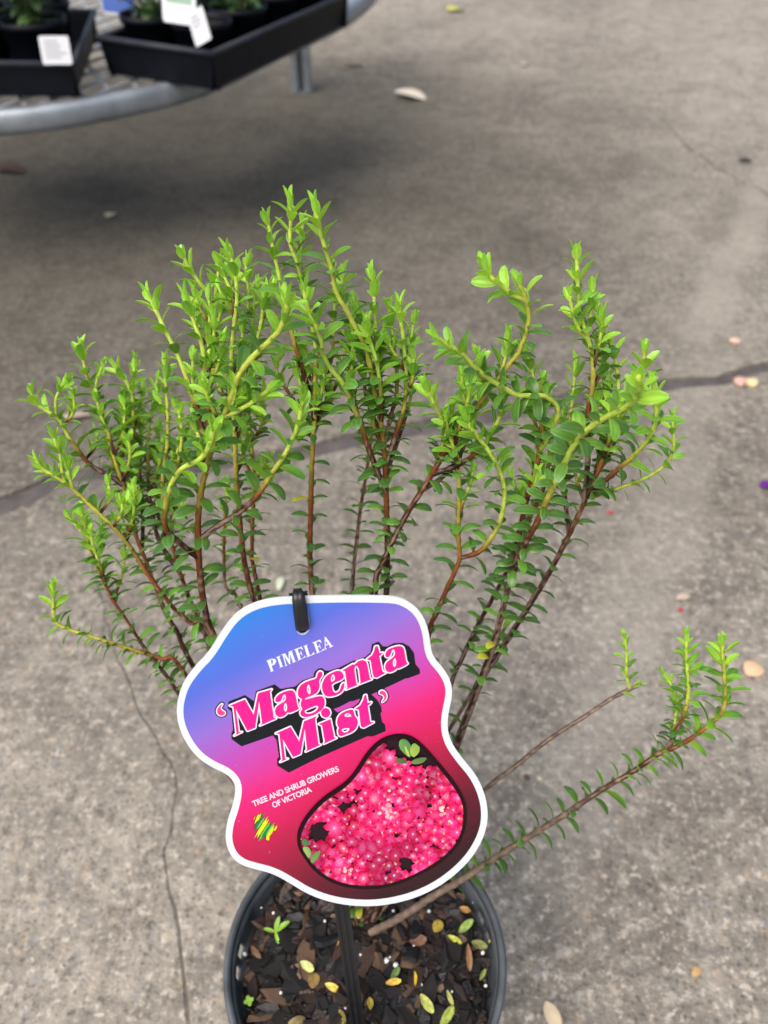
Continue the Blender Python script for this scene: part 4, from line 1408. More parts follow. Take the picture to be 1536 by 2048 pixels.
def dome(x, y): return 1.12 - 0.62 * min(1.0, min(math.hypot(x - a[0], y - a[1]) / r for a, r in HEADS) ** 1.6)


fl_c = []
tries = 0
while len(fl_c) < 200 and tries < 12000:
    tries += 1
    x, y = rf_.uniform(595, 930), rf_.uniform(1468, 1772)
    if not inside(CLIP, x, y): continue
    if any(math.hypot(x - a[0], y - a[1]) < r for a, r in DARKS): continue
    if any(math.hypot(x - a, y - b) < 13.4 for a, b in fl_c): continue
    fl_c.append((x, y))
for (x, y) in fl_c:
    a0 = rf_.uniform(0, 6.28)
    npt = rf_.choice((4, 4, 5))
    fs_ = dome(x, y)
    R = rf_.uniform(14, 22)
    sq = rf_.uniform(0.6, 1.0)
    tilt = rf_.uniform(0, 3.14)
    ctr = PK(rf_.choice(((255, 176, 214), (255, 140, 194), (250, 110, 176))))
    md = PK(rf_.choice(((255, 34, 116), (246, 26, 104), (255, 48, 132))))
    tip = PK(rf_.choice(((248, 16, 92), (228, 12, 78), (252, 28, 108), (196, 10, 60), (212, 14, 74))))
    ctr, md, tip = (tuple(q_ * fs_ * rf_.uniform(.92, 1.08) for q_ in c_) for c_ in (ctr, md, tip))
    for k in range(npt):
        a = a0 + 2 * math.pi * k / npt + rf_.gauss(0, 0.1)
        L1 = R * rf_.uniform(0.85, 1.1)
        q = []
        for (u, w_) in ((0.0, 0.12), (0.3, 0.27), (0.62, 0.32), (0.88, 0.16), (1.0, 0.0), (0.88, -0.16), (0.62, -0.32), (0.3, -0.27), (0.0, -0.12)):
            ex, ey = L1 * (u * math.cos(a) - w_ * math.sin(a)), L1 * (u * math.sin(a) + w_ * math.cos(a))
            ct, st_ = math.cos(tilt), math.sin(tilt)
            e1, e2 = ex * ct + ey * st_, (-ex * st_ + ey * ct) * sq
            q.append((x + e1 * ct - e2 * st_, y + e1 * st_ + e2 * ct))
        q = clipped(q, (x, y))
        md2 = tuple(0.74 * a_ + 0.26 * b_ for a_, b_ in zip(md, ctr))
        cc = [ctr, md2, md, tip, tip, tip, md, md2, ctr]
        kf.add([tp(*p, hh) for p in q], [(0, 1, 7, 8), (1, 2, 6, 7), (2, 3, 5, 6), (3, 4, 5)], cc)
        hh += 0.5e-6
    kf.add([tp(x, y, hh)] + [tp(x + 3.8 * math.cos(t) * (1 if k_ % 2 else .62), y + 3.8 * math.sin(t) * (1 if k_ % 2 else .62), hh) for k_, t in enumerate(np.linspace(0, 5.5, 8) + a0)], [(0, 1 + k_, 1 + (k_ + 1) % 8) for k_ in range(8)], [PK(rf_.choice(((255, 244, 250), (255, 226, 240), (200, 60, 120))))] + [ctr if k_ % 2 == 0 else md for k_ in range(8)]) if inside(inset(CLIP, 6), x, y) else None
    hh += 0.5e-6
    for _ in range(rf_.choice((0, 0, 1, 1))):
        ax, ay = x + rf_.gauss(0, 7), y + rf_.gauss(0, 7)
        if inside(CLIP, ax, ay):
            kf.add([tp(ax + 1.8 * math.cos(t), ay + 2.2 * math.sin(t), hh) for t in (0, 1.05, 2.1, 3.14, 4.2, 5.24)], [tuple(range(6))], PK(rf_.choice(((255, 170, 60), (250, 150, 70), (255, 196, 90)))))
            hh += 0.5e-6
# unopened buds
for (bx_, by_), nb, sp_ in ((Z2(780, 665), 22, 13), (Z2(490, 1080), 12, 11), (Z2(1200, 640), 9, 10), (Z2(800, 590), 8, 9)):
    for _ in range(nb):
        x, y = bx_ + rf_.gauss(0, sp_ * .62), by_ + rf_.gauss(0, sp_)
        if not inside(CLIP, x, y): continue
        r = rf_.uniform(3, 5)
        cc = PK(rf_.choice(((255, 190, 196), (250, 160, 176), (245, 214, 206), (240, 90, 130))))
        kf.add([tp(x + r * math.cos(t) * .9, y + r * math.sin(t) * .75, hh) for t in np.linspace(0, 5.5, 8)], [tuple(range(8))], [np.array(cc) * (1.1 - .25 * k / 8) for k in range(8)])
        hh += 0.5e-6
# green leaves in the picture
for pts, c1, c2_ in (([(870, 130), (920, 125), (960, 180), (955, 270), (910, 240), (865, 190)], (70, 130, 80), (120, 170, 90)), ([(940, 200), (975, 150), (1020, 180), (1015, 230), (965, 270)], (120, 170, 70), (176, 200, 90)),
                     ([(905, 170), (930, 200), (950, 265), (920, 240)], (180, 200, 80), (196, 210, 110)), ([(830, 270), (900, 265), (935, 305), (870, 310)], (70, 100, 60), (90, 126, 70)), ([(950, 290), (1010, 262), (1080, 262), (1040, 305), (970, 315)], (80, 116, 62), (120, 150, 84)),
                     ([(155, 860), (195, 850), (215, 900), (170, 915)], (60, 110, 80), (90, 140, 90)), ([(160, 910), (215, 915), (230, 975), (200, 1030), (175, 985)], (120, 170, 90), (176, 200, 110)), ([(205, 1035), (240, 960), (305, 935), (275, 1000), (225, 1048)], (90, 140, 76), (130, 168, 90))):
    q = clipped([Z2(*p) for p in pts], Z2(*(np.mean(pts, axis=0))))
    q = clipped(chaikin(q, 1), Z2(*(np.mean(pts, axis=0))))
    n = len(q)
    kf.add([tp(*p, hh) for p in q], [tuple(range(n))], [np.array(PK(c1)) * (1 - k / n) + np.array(PK(c2_)) * (k / n) for k in range(n)])
    hh += 1e-6
kf.build('flower_picture', M['print'], plant_tag, origin=TORG)
print('print height', hh)
kr = MB()
no = len(PIC)
kr.add([tp(*p, hh + 3e-5) for p in PIC] + [tp(*p, hh + 3e-5) for p in PIN], [(i, (i + 1) % no, no + (i + 1) % no, no + i) for i in range(no)], PK((32, 6, 14)))
kr.build('picture_border', M['print'], plant_tag, origin=TORG)

# stake: an I-section strip behind the tag, hooked over its upper edge
stake = empty('tag_stake', FOOT)
tag(stake, 'black plastic stake standing in the pot behind the pink tag', 'stake')


def bar(mb, a, b, w, t, back, ridge=True):
    """strip from a to b: w wide, t thick, its front face 'back' metres behind the tag's face, with two raised side ribs"""
    for (x0, x1, z0, z1) in ((-w / 2, w / 2, -t, 0), (-w / 2, -w / 2 + 0.0012, 0, 0.0012), (w / 2 - 0.0012, w / 2, 0, 0.0012), (-0.0005, 0.0005, 0, 0.0009)) if ridge else ((-w / 2, w / 2, -t, 0),):
        vs = []
        for q in (a, b):
            for (x, z) in ((x0, z0), (x1, z0), (x1, z1), (x0, z1)):
                vs.append(q + TX * x + NRM * (z - back))
        mb.add(vs, [(0, 1, 2, 3), (7, 6, 5, 4), (0, 4, 5, 1), (1, 5, 6, 2), (2, 6, 7, 3), (3, 7, 4, 0)])


LS = (TOP - FOOT).length
sb = MB()
bar(sb, FOOT - AX * 0.03, TOP - AX * 0.0005, 0.0068, 0.0012, 0.0026)
sb.build('shaft', M['black_plastic'], stake, cols=False, origin=FOOT)
# hook: over the top edge and down the front into the slot
hk0, hk1 = tp(596.5, 1191), tp(606, 1263)
ha = (hk1 - hk0).normalized()
hx = ha.cross(NRM).normalized()
v, f = [], []
prof = []
for i in range(13):
    t = i / 12
    prof.append(t)
path = [(-0.0004, -0.0032), (-0.0009, -0.0010), (-0.0007, 0.0006), (0.0006, 0.0013), (0.003, 0.0015), (0.007, 0.0015), (0.0110, 0.0016), (0.0137, 0.0002), (0.0149, -0.0022)]
NW = 7
for i, (s, h) in enumerate(path):
    hw = 0.00165 + 0.0005 * i / 8
    if i in (0,): hw *= 0.9
    for k in range(NW):
        x = -1 + 2 * k / (NW - 1)
        rd = 0.0009 * (1 - x * x) - (0.00045 if k == 3 else 0)
        v.append(hk0 + ha * s + hx * (x * hw) + NRM * (h + rd) - FOOT)
nrow = len(path)
for i in range(nrow - 1):
    for k in range(NW - 1): f.append((i * NW + k, (i + 1) * NW + k, (i + 1) * NW + k + 1, i * NW + k + 1))
ho = obj('hook', mesh('hook', v, f, M['black_plastic'], smooth=True), stake)
sm = ho.modifiers.new('thick', 'SOLIDIFY')
sm.thickness = 0.0010
sm.offset = -1

# ------------------------------------------------------------------ small things on the potting mix
FALL = [  # zoom x, zoom y, length mm, width ratio, heading deg, colour, label
    (1248, 420, 10.5, .46, 28, (150, 180, 84), 'large pale green fallen leaf on the mix near the right pot wall'),
    (1195, 485, 8.5, .36, -28, (196, 200, 62), 'lime yellow fallen leaf just below the large pale green leaf'),
    (1312, 510, 9.5, .48, -15, (134, 140, 76), 'olive fallen leaf beside the yellow leaf at the right rim'),
    (1385, 488, 7.5, .42, 12, (226, 206, 60), 'bright yellow fallen leaf touching the right wall of the pot'),
    (1110, 420, 8.0, .75, 60, (196, 168, 62), 'broad mustard yellow fallen leaf on the mix right of the stake'),
    (475, 615, 8.8, .52, -32, (190, 200, 116), 'pale lime fallen leaf lying left of the black stake'),
    (505, 685, 8.0, .8, 80, (150, 122, 66), 'square tan leaf fragment below the pale lime leaf'),
    (598, 718, 8.6, .44, -24, (228, 206, 92), 'yellow fallen leaf next to the left edge of the stake'),
    (895, 690, 8.2, .44, 10, (222, 184, 62), 'golden yellow fallen leaf right of the stake under the green one'),
    (1005, 680, 8.0, .28, -78, (238, 200, 56), 'narrow upright bright yellow leaf right of the golden one'),
    (1058, 800, 11.5, .42, -56, (178, 184, 92), 'long pale lime fallen leaf low on the right of the stake'),
    (1155, 858, 12.0, .46, 50, (176, 190, 84), 'largest lime fallen leaf at the bottom edge of the picture'),
    (1263, 572, 13.0, .26, -86, (138, 96, 48), 'slender brown fallen leaf standing upright below the olive leaf'),
    (1245, 340, 7.2, .5, -20, (178, 132, 66), 'tan fallen leaf above the large pale green leaf'),
    (635, 505, 7.0, .5, 76, (206, 162, 56), 'golden leaf half hidden behind the left side of the stake'),
    (780, 800, 7.0, .5, 88, (214, 186, 70), 'yellow leaf tucked against the right side of the stake'),
    (652, 872, 10.0, .6, -60, (128, 118, 62), 'olive brown leaf at the bottom left of the stake'),
    (425, 882, 9.5, .45, 14, (132, 116, 68), 'olive tan leaf at the bottom left of the pot'),
    (1300, 215, 9.0, .5, -45, (166, 128, 74), 'tan leaf by the low branch at the upper right of the mix'),
    (1328, 655, 6.5, .42, 66, (124, 140, 62), 'small olive green leaf near the right wall below the upright brown one'),
    (900, 648, 7.5, .5, 42, (112, 146, 76), 'green fallen leaf beside the white perlite right of the stake'),
    (1170, 770, 8.0, .30, -70, (168, 168, 84), 'thin pale olive leaf above the largest lime leaf'),
    (470, 375, 8.6, .6, 80, (122, 92, 66), 'brown curled leaf on the mix behind the left of the tag'),
    (740, 355, 7.0, .5, 80, (190, 150, 60), 'ochre leaf in the shade right below the tag'),
    (1015, 490, 9.5, .6, 8, (120, 84, 62), 'rust brown leaf in the middle of the mix'),
    (222, 545, 9.5, .34, -42, (112, 82, 58), 'reddish brown strip leaf near the left wall of the pot'),
]
for i, (zx, zy, ln, wr, hd, c, lab) in enumerate(FALL):
    p = soil_pt(420 + zx / 2.438, 1680 + zy / 2.438, 0.0058)
    cc = np.array(s2l(c)) * 0.74
    vs, fs, cs = leaf_geo(1.0, wr, random.uniform(0.05, 0.3), random.uniform(-1.0, 1.2), 0.08, nu=6, nw=5, base_c=cc, tip_c=cc * random.uniform(0.8, 1.05), edge_c=cc * 0.7, rib_c=np.clip(cc * 1.2, 0, 1), seed=300 + i)
    me = mesh('fallen_leaf', [((a - 0.5), b, z) for a, b, z in vs], fs, M['dry_leaf'], cs, smooth=True)
    o = obj('fallen_leaf', me, None, Matrix.Translation(p) @ Matrix.Rotation(math.radians(hd), 4, 'Z') @ Matrix.Rotation(random.gauss(0.25, 0.3), 4, 'X') @ Matrix.Rotation(random.gauss(0, 0.22), 4, 'Y') @ Matrix.Diagonal((ln / 1000,) * 3 + (1,)))
    tag(o, lab, 'leaf', 'fallen leaves on the potting mix')

# a weed seedling and a tiny liverwort rosette
sp0 = soil_pt(551, 1866, 0.002)
sd_ = empty('seedling', sp0)
tag(sd_, 'tiny bright green seedling sprouting at the left of the mix', 'seedling')
for az, ln, el in ((0.5, 0.010, 0.6), (1.25, 0.009, 0.9), (2.9, 0.007, 0.3), (-1.2, 0.0065, 0.2)):
    vs, fs, cs = leaf_geo(1.0, 0.30, 0.2, 0.8, 0.05, **AGE[4])
    obj('leaf', mesh('leaf', vs, fs, M['leaf'], cs, smooth=True), sd_, Matrix.Translation((0, 0, 0.001)) @ Matrix.Rotation(az, 4, 'Z') @ Matrix.Rotation(-el, 4, 'Y') @ Matrix.Diagonal((ln,) * 3 + (1,)))
sp1 = soil_pt(498, 2003, 0.004)
sd2 = empty('clover_seedling', sp1)
tag(sd2, 'minute round leaved green weed by the lower left pot wall', 'seedling')
for k in range(4):
    vs, fs, cs = leaf_geo(1.0, 0.8, 0.05, 0.5, 0.05, **AGE[4])
    obj('leaf', mesh('leaf', vs, fs, M['leaf'], cs, smooth=True), sd2, Matrix.Translation((0, 0, 0.001)) @ Matrix.Rotation(k * 1.57 + 0.4, 4, 'Z') @ Matrix.Rotation(-0.3, 4, 'Y') @ Matrix.Diagonal((0.0028,) * 3 + (1,)))


# ------------------------------------------------------------------ litter on the pavement
def ground_leaf(px, py, wpx, ratio, hd, c, lab, name='fallen_leaf', cat='leaf', curl=0.5, group='leaf litter on the pavement'):
    p = G(px, py, 0.002)
    d = (p - CAM).dot(FWD)
    ln = wpx * d / FPX
    cc = np.array(s2l(c))
    vs, fs, cs = leaf_geo(1.0, ratio, 0.12, curl, 0.06, nu=7, nw=5, base_c=cc, tip_c=cc * 0.92, edge_c=cc * 0.85, rib_c=np.clip(cc * 1.08, 0, 1), seed=int(px))
    zs = [q[2] for q in vs]
    me = mesh(name, [(a - 0.5, b, z - min(zs)) for a, b, z in vs], fs, M['litter'], cs, smooth=True)
    o = obj(name, me, None, Matrix.Translation(p) @ Matrix.Rotation(math.radians(hd), 4, 'Z') @ Matrix.Diagonal((ln,) * 3 + (1,)))
    tag(o, lab, cat, group)


ground_leaf(820, 195, 66, .62, -20, (214, 204, 184), 'pale cream leaf lying on the pavement below the bench leg')
ground_leaf(910, 22, 34, .9, 30, (204, 206, 84), 'round yellow green leaf at the top of the pavement')
ground_leaf(222, 432, 30, .75, 75, (178, 180, 150), 'pale grey green leaf on the dark pavement at the left')
ground_leaf(1104, 2034, 56, .55, -70, (196, 180, 150), 'straw coloured leaf on the concrete right of the pot')
ground_leaf(1505, 1341, 46, .85, 40, (222, 184, 146), 'peach tan leaf on the concrete at the right edge')
ground_leaf(560, 1168, 40, .4, 88, (190, 200, 172), 'pale whitish leaf on the pavement behind the tag hook')
ground_leaf(152, 836, 62, .34, 24, (164, 146, 134), 'long dry pinkish brown leaf behind the left shoots')
ground_leaf(706, 132, 44, .4, 20, (112, 96, 74), 'brown leaf in the shadow beside the bench leg')
ground_leaf(1392, 1944, 26, .6, 40, (186, 150, 104), 'small tan leaf bit on the concrete at lower right')
ground_leaf(1532, 972, 30, .8, 10, (92, 24, 120), 'vivid purple petal at the right edge of the picture', 'fallen_petal', 'petal', group='fallen petals')
ground_leaf(1220, 1026, 13, .8, 20, (186, 56, 70), 'small red petal right of the shrub, higher of the two', 'fallen_petal', 'petal', group='fallen petals')
ground_leaf(1361, 1221, 13, .8, 70, (186, 50, 62), 'small red petal above the low right branch', 'fallen_petal', 'petal', group='fallen petals')
ground_leaf(1490, 322, 30, .6, 5, (62, 56, 54), 'dark crumpled leaf by the thin crack at upper right')
ground_leaf(20, 343, 70, .45, -10, (78, 58, 46), 'dark brown leaf on the shaded pavement at the left edge')
ground_leaf(1050, 130, 22, .6, 50, (184, 176, 166), 'whitish fleck leaf on the upper pavement')
ground_leaf(1366, 1196, 34, .5, 20, (190, 172, 152), 'pale dry leaf on the concrete above the red petal')
for px, py, s, c, lab in ((1470, 682, 10, (206, 176, 156), 'small pinkish stone on the pavement above the wide crack'), (1478, 764, 14, (200, 160, 146), 'pink stone in the wide crack at the right'),
                          (1504, 767, 14, (214, 192, 146), 'cream stone in the wide crack at the right edge'), (1160, 1445, 6, (170, 160, 148), 'tiny grey stone below the bare twig'),
                          (1080, 1555, 6, (190, 182, 160), 'tiny pale stone between the two low branches'), (1054, 1553, 6, (88, 64, 56), 'tiny dark brown stone between the two low branches')):
    p = G(px, py, 0.003)
    d = (p - CAM).dot(FWD)
    r = s * d / FPX
    vs, fs = nugget(int(px), 1.0)
    cc = np.array(s2l(c))
    o = obj('pebble', mesh('pebble', vs, fs, M['litter'], [cc * random.uniform(.85, 1.1) for _ in vs], smooth=True), None, Matrix.Translation((p.x, p.y, r * 0.45)) @ Matrix.Rotation(px, 4, 'Z') @ Matrix.Diagonal((r * 1.2, r, r * 0.62, 1)))
    tag(o, lab, 'pebble', 'pebbles on the pavement')

# ------------------------------------------------------------------ the bench with its trays of pots
BZ = 0.25
bench = empty('nursery_bench', (-0.5, 1.6, 0))
tag(bench, 'low galvanised nursery bench with rounded end and mesh top', 'bench')
BO = Vector(bench.location)
edge_pts = [(-1.75, 1.52), (-1.3, 1.16), (-0.95, 1.035), (-0.72, 1.012), (-0.52, 1.042), (-0.40, 1.098), (-0.275, 1.21), (-0.175, 1.41), (-0.10, 1.56), (-0.047, 1.69), (0.0, 1.90), (0.02, 2.2), (0.02, 3.2)]
ep = catmull([Vector((x, y, BZ)) for x, y in edge_pts], 0.03)
mb = MB()
# rolled rim: a rounded band 26 mm deep
secs = [(-0.004, -0.026), (0.0, -0.0255), (0.003, -0.018), (0.003, -0.005), (0.001, 0.001), (-0.004, 0.003), (-0.016, 0.002), (-0.018, -0.002), (-0.006, -0.004), (-0.003, -0.010)]
ns = len(secs)
vs, fs = [], []
for i, q in enumerate(ep):
    d = (ep[min(i + 1, len(ep) - 1)] - ep[max(i - 1, 0)]).normalized()
    outw = Vector((d.y, -d.x, 0))
    for (a, z) in secs: vs.append(q + outw * a * 1.15 + Vector((0, 0, z * 1.15)))
for i in range(len(ep) - 1):
    for k in range(ns):
        fs.append((i * ns + k, (i + 1) * ns + k, (i + 1) * ns + (k + 1) % ns, i * ns + (k + 1) % ns))
mb.add(vs, fs)
mb.build('rim', M['galv'], bench, smooth=True, cols=False, origin=BO)
# expanded metal mesh clipped to the outline
poly = [(q.x, q.y) for q in ep] + [(-1.75, 3.2)]
mm_ = MB()


def strand(a, b):
    n = max(1, int((b - a).length / 0.012))
    run = []
    for i in range(n + 1):
        q = a.lerp(b, i / n)
        if inside(poly, q.x, q.y): run.append(q)
        else:
            if len(run) > 1: flush(run)
            run = []
    if len(run) > 1: flush(run)


def flush(run):
    a, b = run[0], run[-1]
    d = (b - a).normalized()
    nn = Vector((-d.y, d.x, 0)) * 0.0027
    h = Vector((0, 0, 0.0016))
    mm_.add([a - nn - h, a + nn - h, a + nn + h, a - nn + h, b - nn - h, b + nn - h, b + nn + h, b - nn + h], [(0, 1, 2, 3), (7, 6, 5, 4), (0, 4, 5, 1), (1, 5, 6, 2), (2, 6, 7, 3), (3, 7, 4, 0)])


for i in range(-40, 130):
    x = -2.6 + i * 0.046
    strand(Vector((x, 0.9, BZ - 0.004)), Vector((x + 1.25 * 0.5, 0.9 + 1.25, BZ - 0.004)))
    strand(Vector((x + 1.0, 0.9, BZ - 0.0075)), Vector((x + 1.0 - 1.25 * 0.5, 0.9 + 1.25, BZ - 0.0075)))
tag(mm_.build('mesh_top', M['galv_bright'], bench, cols=False, origin=BO), kind='stuff')
for (lx, ly) in ((-0.19, 2.02), (-0.95, 1.35), (-1.6, 2.2)):
    lm = MB()
    for (cx, cy, sx, sy) in ((0, 0.012, 0.046, 0.004), (-0.021, -0.006, 0.004, 0.034), (0.021, -0.006, 0.004, 0.034), (-0.014, -0.024, 0.012, 0.003), (0.014, -0.024, 0.012, 0.003)):
        lm.box((lx + cx, ly + cy, BZ / 2 - 0.006), (sx, sy, BZ - 0.014))
    lm.box((lx, ly, 0.0015), (0.050, 0.044, 0.003))
    lm.build('leg', M['galv'], bench, cols=False, origin=BO)


def tray(name, label, corner, ux, w, uy, dep, z, h, mat_rim):
    ux, uy = Vector(ux).normalized(), Vector(uy).normalized()
    c = Vector((corner[0], corner[1], z))
    t = empty(name, c)
    tag(t, label, 'tray')
    mb = MB()
    th, fl = 0.003, 0.008
    def wall(a, b, inn):
        lo, hi = Vector((0, 0, 0)), Vector((0, 0, h))
        a2, b2 = a + inn * fl, b + inn * fl                        # walls taper towards the floor
        mb.add([a2 + lo, b2 + lo, b + hi, a + hi, a2 + lo + inn * th, b2 + lo + inn * th, b + hi + inn * th, a + hi + inn * th], [(0, 1, 2, 3), (5, 4, 7, 6), (0, 4, 5, 1), (3, 2, 6, 7), (0, 3, 7, 4), (1, 5, 6, 2)])
    A, B, C, D = c, c + ux * w, c + ux * w + uy * dep, c + uy * dep
    for a, b, inn in ((A, B, uy), (B, C, -ux), (C, D, -uy), (D, A, ux)): wall(a, b, inn)
    g = fl + th
    mb.add([A + ux * g + uy * g + Vector((0, 0, .003)), B - ux * g + uy * g + Vector((0, 0, .003)), C - ux * g - uy * g + Vector((0, 0, .003)), D + ux * g - uy * g + Vector((0, 0, .003))], [(0, 1, 2, 3)])
    mb.build('tray_body', M['tray'], t, cols=False, origin=c)
    rm = MB()
    H = Vector((0, 0, h + 0.0005))
    for a, b in ((A, B), (B, C), (C, D), (D, A)):
        d = (b - a).normalized()
        nn = Vector((d.y, -d.x, 0))
        if (nn.dot((A + C) / 2 - a)) > 0: nn = -nn
        rm.tube([a + H - d * 0.002 + nn * 0.001, b + H + d * 0.002 + nn * 0.001], 0.0042, 8)
    rm.build('tray_rim', mat_rim, t, cols=False, smooth=True, origin=c)
    return t


TZ = BZ + 0.0035
tray('seedling_tray', 'black plastic tray on the bench at the upper left corner', (-0.79, 1.115), (0.37, -0.02, 0), 0.37, (-0.05, 0.31, 0), 0.31, TZ, 0.044, M['tray_grey'])
tray('seedling_tray', 'black plastic tray set askew over the bench edge beside the leg', (-0.232, 1.125), (0.17, 0.36, 0), 0.42, (-0.36, 0.17, 0), 0.20, TZ, 0.050, M['tray_grey'])


def pot_thing(x, y, z, r, h, label):
    t = empty('nursery_pot', (x, y, z))
    tag(t, label, 'pot', 'black pots in the trays')
    v, f = [], []
    pr = [(r * .74, 0.0), (r * .98, h * .88), (r * 1.04, h * .885), (r * 1.05, h), (r * 0.98, h), (r * .96, h * .86)]
    for (rr, zz) in pr:
        for k in range(32): v.append((rr * math.cos(k * math.pi / 16), rr * math.sin(k * math.pi / 16), zz))
    for i in range(len(pr) - 1):
        for k in range(32): f.append((i * 32 + k, i * 32 + (k + 1) % 32, (i + 1) * 32 + (k + 1) % 32, (i + 1) * 32 + k))
    obj('pot_wall', mesh('pot_wall', v, f, M['tray'], smooth=True), t)
    v = [(0, 0, h * .86)] + [(r * .955 * math.cos(k * math.pi / 16), r * .955 * math.sin(k * math.pi / 16), h * .85 + random.uniform(-.002, .002)) for k in range(32)]
    obj('soil', mesh('soil', v, [(0, 1 + k, 1 + (k + 1) % 32) for k in range(32)], M['soil']), t)
    return t


def small_plant(x, y, z, rad, ht, n, label, ages, ln=0.03, seed=0):
    r = random.Random(seed)
    t = empty('potted_plant', (x, y, z))
    tag(t, label, 'plant', 'plants in the trays')
    mb = MB()
    sm = MB()
    for k in range(6):
        a = r.uniform(0, 6.28)
        rr = rad * r.uniform(.3, .9)
        sm.tube([(0.004 * math.cos(a), 0.004 * math.sin(a), -0.004), (rr * .5 * math.cos(a), rr * .5 * math.sin(a), ht * .5), (rr * math.cos(a), rr * math.sin(a), ht * .95)], [.0018, .0014, .0009], 6, np.array(s2l((70, 84, 40))).tolist() and tuple(s2l((70, 84, 40))))
    sm.build('stems', M['stem'], t)
    for k in range(n):
        a = r.uniform(0, 6.28)
        u = r.uniform(0.05, 1)
        rr = rad * math.sqrt(r.random()) * (0.5 + 0.5 * u)
        L = ln * r.uniform(.7, 1.2)
        el = r.uniform(-0.3, 0.9)
        mt = Matrix.Translation((rr * math.cos(a) * .7, rr * math.sin(a) * .7, ht * u)) @ Matrix.Rotation(a + r.gauss(0, .6), 4, 'Z') @ Matrix.Rotation(-el, 4, 'Y') @ Matrix.Diagonal((L, L, L, 1))
        g = LEAF[r.choice(ages), r.choice((0, 1, 2))]
        kk = r.uniform(.3, .75)
        mb.add([mt @ Vector(p) for p in g[0]], g[1], [c * kk for c in g[2]])
    tag(mb.build('foliage', M['plant2'], t, smooth=True), kind='stuff')
    return t


def card(name, c, ux, uy, w, h, label, cat, col, extra=()):
    """thin printed card standing at c (its lower middle)"""
    ux, uy = Vector(ux).normalized(), Vector(uy).normalized()
    nn = ux.cross(uy).normalized()
    c = Vector(c)
    t = empty(name, c)
    tag(t, label, cat, 'labels among the trays')
    mb = MB()
    pts = []
    for (a, b) in ((-1, 0.06), (-.92, 0), (.92, 0), (1, .06), (1, .94), (.92, 1), (-.92, 1), (-1, .94)): pts.append(ux * a * w / 2 + uy * b * h)
    n = 8
    mb.add([p + nn * 0.0004 for p in pts] + [p - nn * 0.0004 for p in pts], [tuple(range(n)), tuple(range(2 * n - 1, n - 1, -1))] + [(i, n + i, n + (i + 1) % n, (i + 1) % n) for i in range(n)], col)
    mb.build('card', M['label'], t)
    if extra:
        em = MB()
        for (x0, x1, y0, y1, cc) in extra:
            em.add([ux * x * w / 2 + uy * y * h + nn * 0.0008 for x, y in ((x0, y0), (x1, y0), (x1, y1), (x0, y1))], [(0, 1, 2, 3)], cc)
        em.build('print', M['label'], t)
    return t


ta = 0.035
PZ = TZ + 0.004
for i, (x, y, lab) in enumerate(((-0.495, 1.185, 'black pot with white label at the front of the left tray'), (-0.595, 1.19, 'black pot beside the labelled pot in the left tray'), (-0.695, 1.195, 'black pot at the far left of the left tray'),
                                 (-0.52, 1.29, 'black pot behind the labelled pot in the left tray'), (-0.62, 1.295, 'black pot in the second row of the left tray'))):
    pot_thing(x, y, PZ, 0.046, 0.078, lab)
small_plant(-0.495, 1.185, PZ + 0.066, 0.05, 0.085, 90, 'dark leafy plant in the labelled pot of the left tray', (0, 0, 1), 0.026, 1)
small_plant(-0.595, 1.19, PZ + 0.066, 0.05, 0.07, 70, 'dark leafy plant beside the labelled one in the left tray', (0, 1), 0.026, 2)
small_plant(-0.695, 1.195, PZ + 0.066, 0.055, 0.08, 60, 'bright leaved plant at the far left of the left tray', (2, 3), 0.03, 3)
small_plant(-0.52, 1.29, PZ + 0.066, 0.055, 0.10, 80, 'dark leafy plant in the second row of the left tray', (0, 1), 0.026, 4)
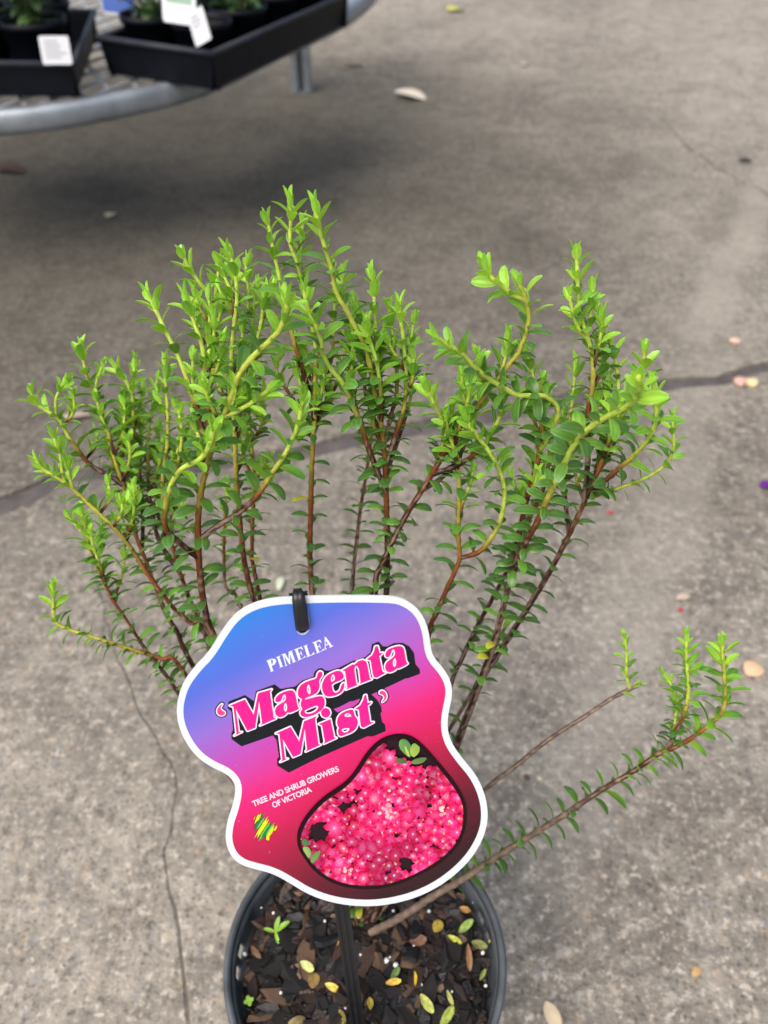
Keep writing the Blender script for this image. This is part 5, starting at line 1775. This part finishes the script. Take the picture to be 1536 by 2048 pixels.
small_plant(-0.62, 1.295, PZ + 0.066, 0.055, 0.10, 80, 'dark leafy plant at the back left of the left tray', (0, 1), 0.028, 5)
pr_ = Vector((0.17, 0.36, 0)).normalized()
pl_ = Vector((-0.36, 0.17, 0)).normalized()
cz = Vector((-0.232, 1.125, 0))
k = 0
for i in range(4):
    for j in range(2):
        q = cz + pr_ * (0.062 + i * 0.098) + pl_ * (0.056 + j * 0.092)
        pot_thing(q.x, q.y, PZ, 0.043, 0.072, ('black pot in the askew tray, %s row, %s from its near corner' % (('outer', 'inner')[j], ('first', 'second', 'third', 'fourth')[i])))
        if (i, j) in ((0, 1), (1, 1), (2, 1), (3, 1), (1, 0), (3, 0)):
            small_plant(q.x, q.y, PZ + 0.06, 0.048, 0.075 if j else 0.05, 70, 'dark leafy plant in the askew tray, %s row, %s from its near corner' % (('outer', 'inner')[j], ('first', 'second', 'third', 'fourth')[i]), (0, 0, 1), 0.026, 20 + k)
        k += 1
W_ = PK((236, 240, 246))
GR_ = PK((150, 156, 166))
lines_ = tuple((-.7, rf_.uniform(.2, .75), .80 - .14 * q, .84 - .14 * q, GR_) for q in range(5))
p_ = P(116, 129, 1.125)
card('pot_label', p_, (1, 0.02, 0), (0.02, 0.16, 1), 0.040, 0.034, 'small white printed label on the front pot of the left tray', 'label', W_, lines_)
p_ = P(240, 30, 1.25)
card('plant_label', p_, (1, .1, -.12), (-0.05, 0.35, 1), 0.050, 0.052, 'blue and white label behind the left tray', 'label', W_, ((-.95, .95, .05, .6, PK((64, 100, 190))), (-.9, -.1, .65, .95, PK((120, 160, 130)))) )
p_ = P(360, 48, 1.155)
card('picture_label', p_, (1, .1, -.16), (0.0, 0.55, 1), 0.046, 0.07, 'white bordered picture label in the askew tray', 'label', W_, ((-.78, .78, .36, .94, PK((150, 186, 160))), (-.5, .3, .5, .8, PK((196, 214, 200)))))
p_ = P(408, 86, 1.125)
card('price_label', p_, (1, .2, .45), (-.25, 0.3, 1), 0.024, 0.040, 'narrow tilted white label at the near corner of the askew tray', 'label', W_, lines_[:3])
